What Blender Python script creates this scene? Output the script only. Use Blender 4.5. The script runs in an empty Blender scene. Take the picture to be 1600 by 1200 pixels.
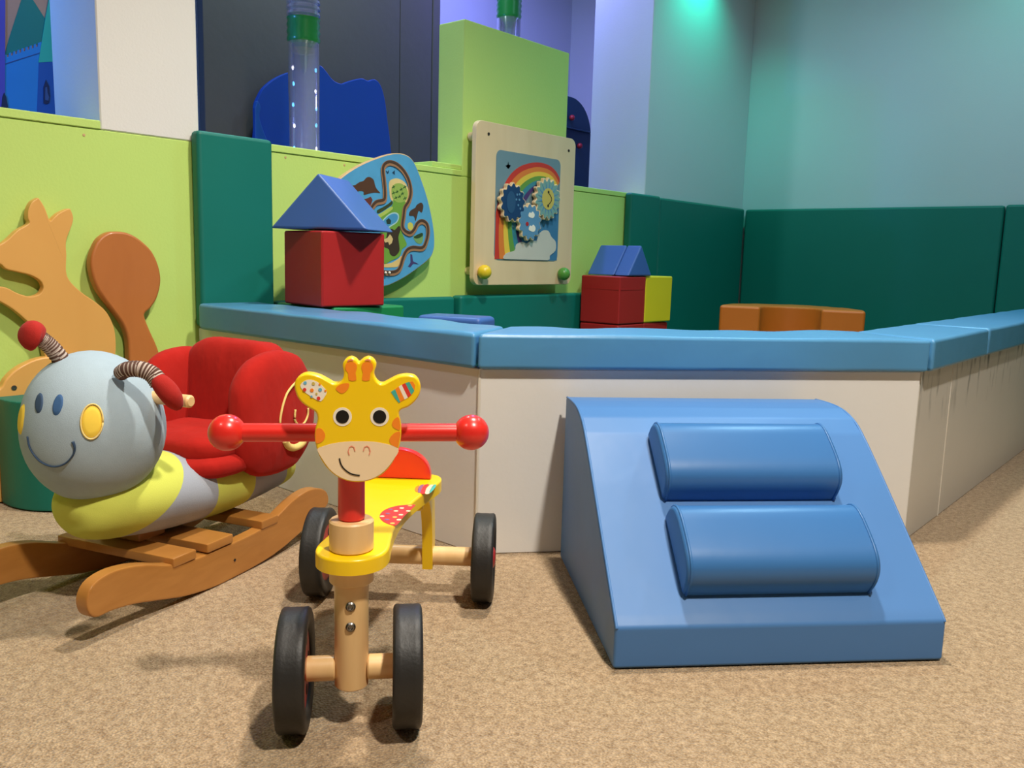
import bpy, bmesh, math, random
from mathutils import Vector, Matrix, noise

random.seed(7)
D = bpy.data
SC = bpy.context.scene
COL = SC.collection
V = Vector

# ------------------------------------------------------------------ camera
FPX, PITCH, ROLL, YAW, EYE = 1325.07, .148351, .0278473, .708352, V((0, 0, .6))
_F = V((-math.sin(YAW)*math.cos(PITCH), math.cos(YAW)*math.cos(PITCH), -math.sin(PITCH)))
_R0 = V((math.cos(YAW), math.sin(YAW), 0)); _U0 = _R0.cross(_F)
_R = _R0*math.cos(ROLL) + _U0*math.sin(ROLL)
_U = -_R0*math.sin(ROLL) + _U0*math.cos(ROLL)
cam = D.cameras.new('camera'); cam.sensor_width = 36; cam.lens = FPX/1600*36; cam.clip_start = .02
camo = D.objects.new('camera', cam); COL.objects.link(camo)
camo.matrix_world = Matrix(((_R.x, _U.x, -_F.x, EYE.x), (_R.y, _U.y, -_F.y, EYE.y), (_R.z, _U.z, -_F.z, EYE.z), (0, 0, 0, 1)))
SC.camera = camo

# ------------------------------------------------------------------ light and exposure
SC.view_settings.view_transform = 'Standard'
SC.view_settings.look = 'None'
SC.view_settings.gamma = 1
SC.view_settings.use_curve_mapping = False
SC.view_settings.exposure = -0.12
world = D.worlds.new('world'); SC.world = world; world.use_nodes = True
world.node_tree.nodes['Background'].inputs[0].default_value = (.55, .5, .45, 1)
world.node_tree.nodes['Background'].inputs[1].default_value = .05

def area(name, loc, target, power, color, size):
    l = D.lights.new(name, 'AREA'); l.shape = 'DISK'; l.size = size; l.energy = power; l.color = color
    o = D.objects.new(name, l); COL.objects.link(o); o.location = loc
    o.rotation_euler = (V(target)-V(loc)).to_track_quat('-Z', 'Y').to_euler(); return o
def spot(name, loc, target, power, color, ang, blend=.6, rad=.04):
    l = D.lights.new(name, 'SPOT'); l.energy = power; l.color = color; l.spot_size = math.radians(ang); l.spot_blend = blend; l.shadow_soft_size = rad
    o = D.objects.new(name, l); COL.objects.link(o); o.location = loc
    o.rotation_euler = (V(target)-V(loc)).to_track_quat('-Z', 'Y').to_euler(); return o
WARM = (1, .915, .795)
spot('ceiling_lamp_main', (.45, .45, 2.56), (.3, .6, 0), 300, WARM, 135, .7, .07)
spot('ceiling_lamp_pit', (-.85, 1.45, 2.56), (-1.0, 1.3, 0), 215, WARM, 125, .8, .07)
spot('fill_lamp_rear', (-1.0, -.9, 2.56), (-1.0, -.9, 0), 40, WARM, 130, .7, .07)  # added fill from behind the camera, lifts the snail's head
spot('fill_lamp_far', (1.5, 2.4, 2.56), (1.5, 2.4, 0), 22, WARM, 130, .7, .07)  # unseen extra light on the right, general fill only
spot('green_wall_lamp', (-2.07, 3.86, 2.16), (-2.16, 3.88, 1.2), 26, (0, 1, .62), 120, 1, .05)
spot('green_corner_lamp', (-.55, 4.2, 2.4), (-.7, 4.5, 1.2), 20, (.1, 1, .75), 130, 1, .05)
spot('cool_pit_fill', (-.9, 3.0, 2.5), (-1.0, 3.3, 0), 75, (.48, .84, 1), 150, .8, .06)  # bluish fill added to lighten the far wall and the tall green block
area('blue_room_lamp', (-2.75, 3.3, 2.35), (-2.9, 3.2, .8), 22, (.27, .3, 1), .12)
area('blue_mural_lamp', (-2.85, .2, 1.35), (-3.2, 1.2, 1.1), 11, (.1, .33, 1), .12)
area('sensory_lamp', (-2.6, 2.0, 2.45), (-2.9, 2.2, .8), 15, (.7, .95, 1), .12)

# ------------------------------------------------------------------ helpers
def ray(x, y): return _F + _R*((x-800)/FPX) - _U*((y-600)/FPX)
def hit(x, y, p0, n):
    d = ray(x, y); n = V(n); return EYE + d*((V(p0)-EYE).dot(n)/d.dot(n))
def hx(x, y, X): return hit(x, y, (X, 0, 0), (1, 0, 0))
def hz(x, y, Z): return hit(x, y, (0, 0, Z), (0, 0, 1))
def zoomed(pts, x0, y0, s): return [(x0+a/s, y0+b/s) for a, b in pts]

def smooth_loop(pts, n=5, closed=True):
    out = []; N = len(pts); P = [V(p) for p in pts]
    rng = range(N if closed else N-1)
    for i in rng:
        if closed: a, b, c, d = P[i-1], P[i], P[(i+1) % N], P[(i+2) % N]
        else: a, b, c, d = P[max(i-1, 0)], P[i], P[i+1], P[min(i+2, N-1)]
        for k in range(n):
            t = k/n
            out.append(.5*((2*b)+(c-a)*t+(2*a-5*b+4*c-d)*t*t+(3*b-a-3*c+d)*t**3))
    if not closed: out.append(P[-1])
    return out

ROOT = {}
def origin(o):
    while o.parent: o = o.parent
    return ROOT[o.name]
def link(name, bm, mat, parent=None, smooth=False, auto=None, base=None):
    me = D.meshes.new(name)
    bmesh.ops.recalc_face_normals(bm, faces=bm.faces[:])
    if parent is not None: off = origin(parent)
    else:
        if base is None:
            lo = [min(v.co[i] for v in bm.verts) for i in range(3)]; hi = [max(v.co[i] for v in bm.verts) for i in range(3)]
            base = V(((lo[0]+hi[0])/2, (lo[1]+hi[1])/2, lo[2]))
        off = V(base)
    for v in bm.verts: v.co -= off
    if smooth or auto:
        for f in bm.faces: f.smooth = True
        if auto:
            for e in bm.edges:
                if len(e.link_faces) == 2 and e.calc_face_angle(0) > math.radians(auto): e.smooth = False
    bm.to_mesh(me); bm.free()
    for m in (mat if isinstance(mat, (list, tuple)) else [mat]): me.materials.append(m)
    o = D.objects.new(name, me); COL.objects.link(o)
    if auto: wn = o.modifiers.new('weighted_normals', 'WEIGHTED_NORMAL'); wn.keep_sharp = True; wn.weight = 80
    if parent is not None: o.parent = parent
    else: o.location = off; ROOT[o.name] = off
    return o
def thing(name, loc, label, cat, group=None):
    o = D.objects.new(name, None); COL.objects.link(o); o.location = loc; o.empty_display_size = .05
    ROOT[o.name] = V(loc); return tag(o, label, cat, group)
def tag(o, label, cat, group=None):
    o['label'] = label; o['category'] = cat
    if group: o['group'] = group
    return o
def struct(o, label=None):
    o['kind'] = 'structure'
    if label: o['label'] = label
    return o

def frame_pts(pts, o, x, y, z): return [o+x*p[0]+y*p[1]+z*p[2] for p in pts]
def bm_box(lo, hi, bevel=0, seg=3, fr=None, bm=None):
    b = bmesh.new()
    bmesh.ops.create_cube(b, size=1)
    for v in b.verts: v.co = V([(lo[i]+hi[i])/2 + v.co[i]*(hi[i]-lo[i]) for i in range(3)])
    if bevel: bmesh.ops.bevel(b, geom=b.edges[:], offset=bevel, segments=seg, profile=.5, affect='EDGES')
    if fr:
        o, x, y, z = fr
        for v in b.verts: v.co = o+x*v.co.x+y*v.co.y+z*v.co.z
    return b
def merge(*bms):
    out = bmesh.new()
    for b in bms:
        m = D.meshes.new('t'); b.to_mesh(m); b.free(); out.from_mesh(m); D.meshes.remove(m)
    return out
def bm_plate(pts, normal, thick, bevel=0, seg=2):
    """outline on its front plane, thickness goes against the normal"""
    b = bmesh.new(); n = V(normal).normalized()
    P = []
    for p in pts:
        if not P or (V(p)-P[-1]).length > 1e-5: P.append(V(p))
    if (P[0]-P[-1]).length < 1e-5: P.pop()
    f = [b.verts.new(p) for p in P]; k = [b.verts.new(p-n*thick) for p in P]
    b.faces.new(f); b.faces.new(k[::-1])
    N = len(P)
    for i in range(N): b.faces.new((f[i], k[i], k[(i+1) % N], f[(i+1) % N]))
    bmesh.ops.recalc_face_normals(b, faces=b.faces[:])
    if bevel:
        s = set(f); es = [e for e in b.edges if (e.verts[0] in s) and (e.verts[1] in s)]
        bmesh.ops.bevel(b, geom=es, offset=bevel, segments=seg, profile=.5, affect='EDGES')
    return b
def bm_ribbon(path, normal, width, thick, closed=False):
    """flat strip that follows a path on a plane"""
    n = V(normal).normalized(); P = [V(p) for p in path]; L, Rr = [], []
    w = width if callable(width) else (lambda t: width)
    for i, p in enumerate(P):
        t = (P[min(i+1, len(P)-1)]-P[max(i-1, 0)]).normalized(); s = n.cross(t)
        h = w(i/(len(P)-1))/2
        L.append(p+s*h); Rr.append(p-s*h)
    b = bmesh.new(); up = [[b.verts.new(q) for q in L], [b.verts.new(q) for q in Rr]]
    dn = [[b.verts.new(q-n*thick) for q in L], [b.verts.new(q-n*thick) for q in Rr]]
    for i in range(len(P)-1):
        b.faces.new((up[0][i], up[0][i+1], up[1][i+1], up[1][i]))
        b.faces.new((up[0][i], dn[0][i], dn[0][i+1], up[0][i+1]))
        b.faces.new((up[1][i], up[1][i+1], dn[1][i+1], dn[1][i]))
        b.faces.new((dn[0][i], dn[1][i], dn[1][i+1], dn[0][i+1]))
    return b
def basis(axis):
    a = V(axis).normalized(); t = V((0, 0, 1)) if abs(a.z) < .9 else V((1, 0, 0))
    u = t.cross(a).normalized(); return u, a.cross(u), a
def bm_lathe(prof, o, axis, seg=32, cap=True):
    u, w, a = basis(axis); b = bmesh.new(); rings = []
    for r, h in prof:
        if r < 1e-6: rings.append([b.verts.new(V(o)+a*h)])
        else: rings.append([b.verts.new(V(o)+a*h+(u*math.cos(2*math.pi*k/seg)+w*math.sin(2*math.pi*k/seg))*r) for k in range(seg)])
    for A, B in zip(rings, rings[1:]):
        for k in range(seg):
            q = [A[k % len(A)], A[(k+1) % len(A)], B[(k+1) % len(B)], B[k % len(B)]]
            q = list(dict.fromkeys(q))
            if len(q) > 2: b.faces.new(q)
    if cap:
        if len(rings[0]) > 1: b.faces.new(rings[0][::-1])
        if len(rings[-1]) > 1: b.faces.new(rings[-1])
    return b
def bm_rod(p, q, r, seg=24, bev=.002):
    p, q = V(p), V(q); h = (q-p).length
    return bm_lathe([(r-bev, 0), (r, bev), (r, h-bev), (r-bev, h)], p, q-p, seg)
def bm_ball(c, r, seg=32, sc=None, fr=None, e=1.0):
    b = bmesh.new(); bmesh.ops.create_uvsphere(b, u_segments=seg, v_segments=seg//2, radius=1)
    sp = lambda t: math.copysign(abs(t)**e, t)
    for v in b.verts:
        p = V((v.co.x, v.co.y, v.co.z))
        if e != 1.0:
            p = V((sp(p.x), sp(p.y), sp(p.z)))
        p = V([p[i]*(sc[i] if sc else r) for i in range(3)])
        if fr: p = fr[0]*p.x+fr[1]*p.y+fr[2]*p.z
        v.co = V(c)+p
    return b
def bm_loft(path, radii, seg=28, squash=1.0, side=None):
    """tube through points; last/first radius may be ~0"""
    P = [V(p) for p in path]; b = bmesh.new(); rings = []
    up = V((0, 0, 1))
    for i, p in enumerate(P):
        t = (P[min(i+1, len(P)-1)]-P[max(i-1, 0)]).normalized()
        s = side if side is not None else t.cross(up).normalized()
        n = s.cross(t).normalized(); r = radii[i]
        rings.append([b.verts.new(p+(s*math.cos(2*math.pi*k/seg)*squash+n*math.sin(2*math.pi*k/seg))*r) for k in range(seg)])
    for A, B in zip(rings, rings[1:]):
        for k in range(seg): b.faces.new((A[k], A[(k+1) % seg], B[(k+1) % seg], B[k]))
    b.faces.new(rings[0][::-1]); b.faces.new(rings[-1])
    return b
def bm_prism(poly, lo, hi, bevel=0, seg=3):
    """vertical prism from a ground polygon"""
    pts = [V((p[0], p[1], hi)) for p in poly]
    b = bm_plate(pts, (0, 0, 1), hi-lo)
    if bevel: bmesh.ops.bevel(b, geom=b.edges[:], offset=bevel, segments=seg, profile=.5, affect='EDGES')
    return b
def wrinkle(b, amp, scale, cuts=0, seed=0.0):
    if cuts: bmesh.ops.subdivide_edges(b, edges=b.edges[:], cuts=cuts, use_grid_fill=True)
    b.normal_update()
    for v in b.verts:
        v.co += v.normal*amp*noise.noise(v.co*scale+V((seed, seed*2, 0)))
    return b
def round_rect(y0, y1, z0, z1, X, r, n=6):
    out = []
    for cy, cz, a0 in ((y1-r, z1-r, 0), (y0+r, z1-r, 90), (y0+r, z0+r, 180), (y1-r, z0+r, 270)):
        for k in range(n+1):
            a = math.radians(a0+90*k/n); out.append(V((X, cy+r*math.cos(a), cz+r*math.sin(a))))
    return out

# ------------------------------------------------------------------ materials
def srgb(r, g, b):
    f = lambda c: (c/255/12.92) if c/255 <= .04045 else ((c/255+.055)/1.055)**2.4
    return (f(r), f(g), f(b), 1)
def mat(name, col, rough=.5, var=.06, vscale=6, bump=0, bscale=60, spec=.5, metal=0, coat=0, sheen=0, emis=None, estr=0, stretch=None):
    m = D.materials.new(name); m.use_nodes = True; nt = m.node_tree; N = nt.nodes; L = nt.links
    p = N['Principled BSDF']; p.inputs['Roughness'].default_value = rough; p.inputs['Metallic'].default_value = metal
    p.inputs['Specular IOR Level'].default_value = spec; p.inputs['Coat Weight'].default_value = coat; p.inputs['Coat Roughness'].default_value = .15
    p.inputs['Sheen Weight'].default_value = sheen
    tc = N.new('ShaderNodeTexCoord'); vec = tc.outputs['Object']
    if stretch:
        mp = N.new('ShaderNodeMapping'); mp.inputs['Scale'].default_value = stretch; L.new(vec, mp.inputs[0]); vec = mp.outputs[0]
    n1 = N.new('ShaderNodeTexNoise'); n1.inputs['Scale'].default_value = vscale; n1.inputs['Detail'].default_value = 4; L.new(vec, n1.inputs['Vector'])
    mx = N.new('ShaderNodeMix'); mx.data_type = 'RGBA'
    c = V(col[:3]); mx.inputs['A'].default_value = (*(c*(1-var)), 1); mx.inputs['B'].default_value = (*[min(1, k) for k in c*(1+var)], 1)
    L.new(n1.outputs['Fac'], mx.inputs['Factor']); L.new(mx.outputs['Result'], p.inputs['Base Color'])
    if bump:
        n2 = N.new('ShaderNodeTexNoise'); n2.inputs['Scale'].default_value = bscale; n2.inputs['Detail'].default_value = 3; L.new(vec, n2.inputs['Vector'])
        bp = N.new('ShaderNodeBump'); bp.inputs['Strength'].default_value = bump; bp.inputs['Distance'].default_value = .01
        L.new(n2.outputs['Fac'], bp.inputs['Height']); L.new(bp.outputs[0], p.inputs['Normal'])
    if emis: p.inputs['Emission Color'].default_value = emis; p.inputs['Emission Strength'].default_value = estr
    return m
def wood(name, c1, c2, scale=9, stretch=(1, 1, 8), rough=.4, coat=.2):
    m = mat(name, c1, rough, 0, coat=coat); nt = m.node_tree; N = nt.nodes; L = nt.links
    mx = [n for n in N if n.type == 'MIX'][0]; n1 = [n for n in N if n.type == 'TEX_NOISE'][0]; tc = [n for n in N if n.type == 'TEX_COORD'][0]
    mp = N.new('ShaderNodeMapping'); mp.inputs['Scale'].default_value = stretch; L.new(tc.outputs['Object'], mp.inputs[0]); L.new(mp.outputs[0], n1.inputs['Vector'])
    n1.inputs['Scale'].default_value = scale; n1.inputs['Detail'].default_value = 6; n1.inputs['Distortion'].default_value = .6
    mx.inputs['A'].default_value = c1; mx.inputs['B'].default_value = c2
    return m
def vinyl(name, c, rough=.36, bump=.12): return mat(name, c, rough, .05, 5, bump, 9, spec=.4)
def plush(name, c): return mat(name, c, .95, .06, 60, .14, 700, spec=.08, sheen=.06)

M = {}
M['green_paint'] = mat('green_paint', srgb(192, 222, 118), .55, .03, 3, .06, 140)
M['white_paint'] = mat('white_paint', srgb(226, 224, 220), .6, .02, 3, .05, 160)
M['cool_paint'] = mat('cool_paint', srgb(206, 208, 214), .6, .02, 3, .05, 160)
M['dimwall'] = mat('dim_wall_paint', srgb(150, 142, 132), .8, .02)
M['ceiling'] = mat('ceiling_paint', srgb(176, 170, 160), .8, .02)
M['panel'] = mat('panel_white', srgb(232, 231, 228), .42, .04, 5, .04, 60)
M['teal'] = vinyl('teal_vinyl', srgb(10, 112, 100), .5, .1)
M['capblue'] = vinyl('cap_blue_vinyl', srgb(80, 142, 188), .33, .3)
M['rampblue'] = vinyl('ramp_blue_vinyl', srgb(72, 120, 178), .44, .14)
M['rollblue'] = vinyl('roll_blue_vinyl', srgb(56, 108, 166), .34, .08)
M['redvinyl'] = vinyl('red_vinyl', srgb(170, 38, 38), .4, .16)
M['prismblue'] = vinyl('prism_blue_vinyl', srgb(66, 104, 176), .4, .1)
M['yelvinyl'] = vinyl('yellow_vinyl', srgb(226, 206, 40), .4, .14)
M['orgvinyl'] = vinyl('orange_vinyl', srgb(214, 112, 34), .45, .2)
M['grnvinyl'] = vinyl('green_vinyl', srgb(26, 128, 72), .42, .1)
M['seam'] = mat('seam_dark', srgb(20, 50, 70), .6)
M['plush_grey'] = plush('plush_blue_grey', srgb(164, 182, 194))
M['plush_body'] = plush('plush_body_grey', srgb(150, 158, 170))
M['plush_yellow'] = plush('plush_lime', srgb(206, 214, 92))
M['plush_red'] = mat('plush_red', srgb(172, 36, 30), .95, .1, 30, .5, 24, spec=.06, sheen=.05, stretch=(1, 1, .45))
M['plush_red2'] = plush('plush_red_tip', srgb(172, 46, 42))
M['emb_blue'] = mat('embroidery_blue', srgb(52, 92, 140), .8, .1, 90)
M['emb_dark'] = mat('embroidery_dark', srgb(50, 74, 104), .8, .1, 90)
M['emb_yellow'] = mat('embroidery_yellow', srgb(244, 208, 72), .8, .06, 90)
M['emb_cream'] = mat('embroidery_cream', srgb(232, 204, 124), .8, .06, 90)
M['knit_dark'] = plush('knit_dark', srgb(92, 68, 60)); M['knit_light'] = plush('knit_light', srgb(192, 176, 166))
M['rockwood'] = wood('rocker_wood', srgb(160, 104, 44), srgb(188, 130, 64), 7, (2, 2, 9), .38, .3)
M['sqwood'] = wood('squirrel_wood', srgb(216, 158, 82), srgb(230, 176, 98), 3, (6, 2, 1), .45, .15)
M['tailwood'] = wood('tail_wood', srgb(172, 100, 46), srgb(196, 122, 62), 4, (6, 3, 1), .45, .15)
M['beech'] = wood('beech', srgb(220, 176, 116), srgb(238, 202, 146), 8, (6, 6, 1.2), .4, .25)
M['ply'] = wood('birch_ply', srgb(216, 186, 142), srgb(234, 208, 168), 3, (4, 4, 1), .5, .1)
M['plyedge'] = wood('ply_edge', srgb(188, 150, 104), srgb(214, 180, 132), 12, (9, 1, 1), .6, 0)
M['yellow'] = mat('yellow_lacquer', srgb(250, 208, 8), .32, .02, 4, spec=.5, coat=.2)
M['red'] = mat('red_lacquer', srgb(222, 44, 36), .3, .03, 4, coat=.3)
M['cream'] = mat('cream_print', srgb(246, 220, 180), .4, .01); M['orange'] = mat('orange_print', srgb(250, 140, 34), .4, .02)
M['white'] = mat('white_print', srgb(244, 236, 220), .4, .01); M['black'] = mat('black_print', srgb(14, 12, 12), .4, 0)
M['tealprint'] = mat('teal_print', srgb(70, 178, 164), .4, .02); M['redprint'] = mat('red_print', srgb(224, 58, 46), .4, .02)
M['skyprint'] = mat('sky_print', srgb(110, 182, 214), .4, .02); M['pinkprint'] = mat('pink_print', srgb(234, 140, 110), .4, .02)
M['violetprint'] = mat('violet_print', srgb(140, 100, 130), .4, .02)
M['tyre'] = mat('tyre_rubber', srgb(34, 33, 32), .5, .1, 30, .06, 200)
M['hub'] = mat('wheel_hub_red', srgb(176, 40, 44), .4, .04)
M['steel'] = mat('steel', srgb(120, 118, 115), .35, .05, 30, metal=1)
M['dark'] = mat('dark_hole', srgb(28, 24, 20), .8)
M['bead'] = mat('joint_bead', srgb(226, 220, 208), .5)

def scuffed():
    m = mat('panel_scuffed', srgb(205, 202, 195), .42, .05, 5, .04, 60); nt = m.node_tree; N = nt.nodes; L = nt.links
    tc = [n for n in N if n.type == 'TEX_COORD'][0]; mix = [n for n in N if n.type == 'MIX'][0]
    mp_ = N.new('ShaderNodeMapping'); mp_.inputs['Scale'].default_value = (1, 14, 4); L.new(tc.outputs['Object'], mp_.inputs[0])
    nz = N.new('ShaderNodeTexNoise'); nz.inputs['Scale'].default_value = 2.2; nz.inputs['Detail'].default_value = 4; L.new(mp_.outputs[0], nz.inputs['Vector'])
    sx = N.new('ShaderNodeSeparateXYZ'); L.new(tc.outputs['Object'], sx.inputs[0])
    hr = N.new('ShaderNodeMapRange'); hr.inputs[1].default_value = .24; hr.inputs[2].default_value = .37; L.new(sx.outputs[2], hr.inputs[0])
    nr = N.new('ShaderNodeMapRange'); nr.inputs[1].default_value = .55; nr.inputs[2].default_value = .72; L.new(nz.outputs['Fac'], nr.inputs[0])
    mu_ = N.new('ShaderNodeMath'); mu_.operation = 'MULTIPLY'; L.new(hr.outputs[0], mu_.inputs[0]); L.new(nr.outputs[0], mu_.inputs[1])
    m2 = N.new('ShaderNodeMix'); m2.data_type = 'RGBA'; m2.inputs['B'].default_value = srgb(74, 78, 82)
    L.new(mu_.outputs[0], m2.inputs['Factor']); L.new(mix.outputs['Result'], m2.inputs['A']); L.new(m2.outputs['Result'], N['Principled BSDF'].inputs['Base Color']); return m
M['scuffed'] = scuffed()

# ------------------------------------------------------------------ room shell
WX = -2.2           # face of the green wall
BY = 4.51           # far wall
def carpet():
    m = D.materials.new('carpet'); m.use_nodes = True; nt = m.node_tree; N = nt.nodes; L = nt.links; p = N['Principled BSDF']
    p.inputs['Roughness'].default_value = .97; p.inputs['Specular IOR Level'].default_value = .08; p.inputs['Sheen Weight'].default_value = .2
    tc = N.new('ShaderNodeTexCoord')
    def nz(s, d): 
        n = N.new('ShaderNodeTexNoise'); n.inputs['Scale'].default_value = s; n.inputs['Detail'].default_value = d; L.new(tc.outputs['Object'], n.inputs['Vector']); return n
    a = nz(330, 3); b = nz(85, 3); c = nz(2.2, 3)
    vor = N.new('ShaderNodeTexVoronoi'); vor.inputs['Scale'].default_value = 260; L.new(tc.outputs['Object'], vor.inputs['Vector'])
    mm = N.new('ShaderNodeMath'); mm.operation = 'MULTIPLY_ADD'; mm.inputs[1].default_value = .58
    L.new(a.outputs['Fac'], mm.inputs[0])
    m2 = N.new('ShaderNodeMath'); m2.operation = 'MULTIPLY'; m2.inputs[1].default_value = .42; L.new(b.outputs['Fac'], m2.inputs[0]); L.new(m2.outputs[0], mm.inputs[2])
    r = N.new('ShaderNodeValToRGB'); r.color_ramp.elements[0].position = .36; r.color_ramp.elements[0].color = srgb(146, 119, 88)
    r.color_ramp.elements[1].position = .62; r.color_ramp.elements[1].color = srgb(202, 175, 140); L.new(mm.outputs[0], r.inputs[0])
    mx = N.new('ShaderNodeMix'); mx.data_type = 'RGBA'; mx.blend_type = 'MULTIPLY'; mx.inputs['Factor'].default_value = .10
    L.new(r.outputs[0], mx.inputs['A']); L.new(c.outputs['Color'], mx.inputs['B']); 
    bw = N.new('ShaderNodeRGBToBW'); L.new(c.outputs['Color'], bw.inputs[0]); L.new(bw.outputs[0], mx.inputs['B'])
    L.new(mx.outputs['Result'], p.inputs['Base Color'])
    bp = N.new('ShaderNodeBump'); bp.inputs['Strength'].default_value = .7; bp.inputs['Distance'].default_value = .006
    ad = N.new('ShaderNodeMath'); ad.operation = 'ADD'; L.new(mm.outputs[0], ad.inputs[0]); L.new(vor.outputs['Distance'], ad.inputs[1])
    L.new(ad.outputs[0], bp.inputs['Height']); L.new(bp.outputs[0], p.inputs['Normal'])
    return m
M['carpet'] = carpet()
RX, FY, HZ, BX = 2.6, -2.6, 2.6, -3.45
struct(link('floor', bm_box((BX-.1, FY-.1, -.06), (RX+.1, BY+.1, 0)), M['carpet']), 'beige looped carpet')
struct(link('ceiling', bm_box((BX-.1, FY-.1, HZ), (RX+.1, BY+.1, HZ+.08)), M['ceiling']))
struct(link('wall_right', bm_box((RX, FY, 0), (RX+.1, BY, HZ)), M['dimwall']))
struct(link('wall_front', bm_box((BX-.1, FY-.1, 0), (RX+.1, FY, HZ)), M['dimwall']))
struct(link('wall_back', bm_box((BX-.1, BY, 0), (RX+.1, BY+.1, HZ)), M['cool_paint']), 'pale wall above the dark green pads')
GT = .906; HW = .13   # green half wall: height of its top, thickness
struct(link('wall_left', bm_box((WX-HW, FY, 0), (WX, 3.49, GT-.022), .002, 1), M['green_paint']), 'lime green half wall')
struct(link('trim_1', bm_box((WX-HW-.004, FY, GT-.021), (WX+.003, .972, GT), .002, 1), M['green_paint']), 'lime green ledge strip on the half wall')
struct(link('trim_2', bm_box((WX-HW-.004, 1.237, GT-.021), (WX+.003, 2.255, GT), .002, 1), M['green_paint']), 'lime green ledge strip beside the tall green block')
struct(link('trim_3', bm_box((WX-HW-.004, 2.872, GT-.021), (WX+.003, 3.489, GT), .002, 1), M['green_paint']), 'lime green ledge strip beyond the tall green block')
struct(link('wall_pillar', bm_box((WX-.27, .973, GT-.021), (WX, 1.236, HZ), .003, 1), M['white_paint']), 'white pillar rising from the lime half wall')
struct(link('wall_block', bm_box((WX-HW, 2.258, GT-.021), (WX, 2.87, 1.427), .004, 2), M['green_paint']), 'tall lime green block on the half wall')
struct(link('wall_end', bm_box((WX-.33, 3.49, 0), (WX, BY, HZ), .003, 1), M['cool_paint']), 'pale wall end washed by a green lamp')
struct(link('wall_far_room', bm_box((BX-.08, FY, 0), (BX, BY, HZ)), M['cool_paint']), 'pale wall of the sensory room lit blue')
struct(link('trim_4', bm_box((WX-HW, hx(677, 262, WX).y, GT+.0005), (WX-.004, 2.2575, GT+.018), .002, 1), M['green_paint']), 'small lime green step at the foot of the tall block')
# screws in the half wall
for i, (x, y) in enumerate(((131, 211), (446, 246), (538, 258))):
    p = hx(x, y, WX)
    link('screw_head', bm_lathe([(.0035, -.001), (.0035, .0008), (0, .0012)], p, (1, 0, 0), 10), M['plyedge'], D.objects['wall_left'])

# ------------------------------------------------------------------ sensory room behind the half wall
M['curtain'] = mat('charcoal_board', srgb(90, 85, 84), .85, .08, 3, .08, 30)
M['deepblue'] = mat('deep_blue_board', srgb(10, 66, 170), .4, .08, 3)
M['boardteal'] = mat('dark_teal_board', srgb(16, 62, 80), .5, .05, 4)
pp = thing('dark_partition', (-3.02, 2.2, 0), 'charcoal partition panel behind the clear bubble tube', 'partition')
ya, yb, yc, yd = (hx(x, 120, -3.0).y for x in (319, 625, 675, 687))
link('panel', bm_box((-3.04, ya, 0), (-3.0, yb-.002, 2.55), .002, 1), M['curtain'], pp)
link('panel', bm_box((-3.045, yb+.002, 0), (-3.003, yc, 2.55), .002, 1), M['curtain'], pp)
link('end_post', bm_box((-3.06, yc+.002, 0), (-3.0, yd, 2.55), .003, 1), M['curtain'], pp)
blob = [(372, 830), (380, 740), (378, 630), (400, 570), (430, 520), (490, 470), (570, 432), (640, 420), (720, 400), (765, 390), (800, 425), (840, 475), (890, 498), (940, 482),
        (1010, 466), (1050, 480), (1090, 472), (1125, 510), (1150, 600), (1165, 720), (1178, 820), (1190, 940)]
bp = [hx(x, y, -2.94) for x, y in zoomed(blob, 300, 0, 3.81)]
out = smooth_loop(bp, 4, False) + [V((-2.94, bp[-1].y+.02, .03)), V((-2.94, bp[0].y-.02, .03))]
tag(link('wave_cutout', bm_plate(out, (1, 0, 0), .018, .003), M['deepblue']), 'deep blue wavy cut-out board standing before the charcoal partition', 'cutout')
# folded left flap of the blue board
fl = [(376, 640), (392, 600), (410, 640), (402, 690), (420, 760), (455, 850), (372, 830)]
tag(link('wave_flap', bm_plate(smooth_loop([hx(x, y, -2.915) for x, y in zoomed(fl[:6], 300, 0, 3.81)], 4, False)+[V((-2.915, hx(419, 223, -2.915).y, .03)), V((-2.915, hx(397, 218, -2.915).y, .03))], (1, 0, 0), .016, .003),
         mat('mid_blue_board', srgb(14, 84, 176), .4, .05)), 'narrow brighter blue wave strip along the edge of the wavy board', 'cutout')

def glass_mat():
    m = D.materials.new('clear_tube'); m.use_nodes = True; nt = m.node_tree; N = nt.nodes; L = nt.links
    out = N['Material Output']; N.remove(N['Principled BSDF'])
    t = N.new('ShaderNodeBsdfTransparent'); t.inputs[0].default_value = (.86, .88, .97, 1)
    g = N.new('ShaderNodeBsdfGlossy'); g.inputs['Roughness'].default_value = .06; g.inputs[0].default_value = (1, 1, 1, 1)
    d = N.new('ShaderNodeBsdfDiffuse'); d.inputs[0].default_value = (.62, .64, .9, 1)
    lw = N.new('ShaderNodeLayerWeight'); lw.inputs[0].default_value = .35
    s1 = N.new('ShaderNodeMixShader'); s1.inputs[0].default_value = .24; L.new(t.outputs[0], s1.inputs[1]); L.new(d.outputs[0], s1.inputs[2])
    s2 = N.new('ShaderNodeMixShader'); L.new(lw.outputs['Facing'], s2.inputs[0]); L.new(s1.outputs[0], s2.inputs[1]); L.new(g.outputs[0], s2.inputs[2])
    L.new(s2.outputs[0], out.inputs[0]); return m
M['clear'] = glass_mat()
M['tubegreen'] = mat('tube_collar_green', srgb(30, 140, 70), .3, .06, coat=.4)
M['amber'] = mat('tube_amber', srgb(220, 180, 60), .3)
M['ledb'] = mat('led_blue', srgb(60, 160, 255), .3, 0, emis=(.12, .55, 1, 1), estr=9)
M['ledw'] = mat('led_white', srgb(255, 240, 220), .3, 0, emis=(1, .92, .85, 1), estr=7)
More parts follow.
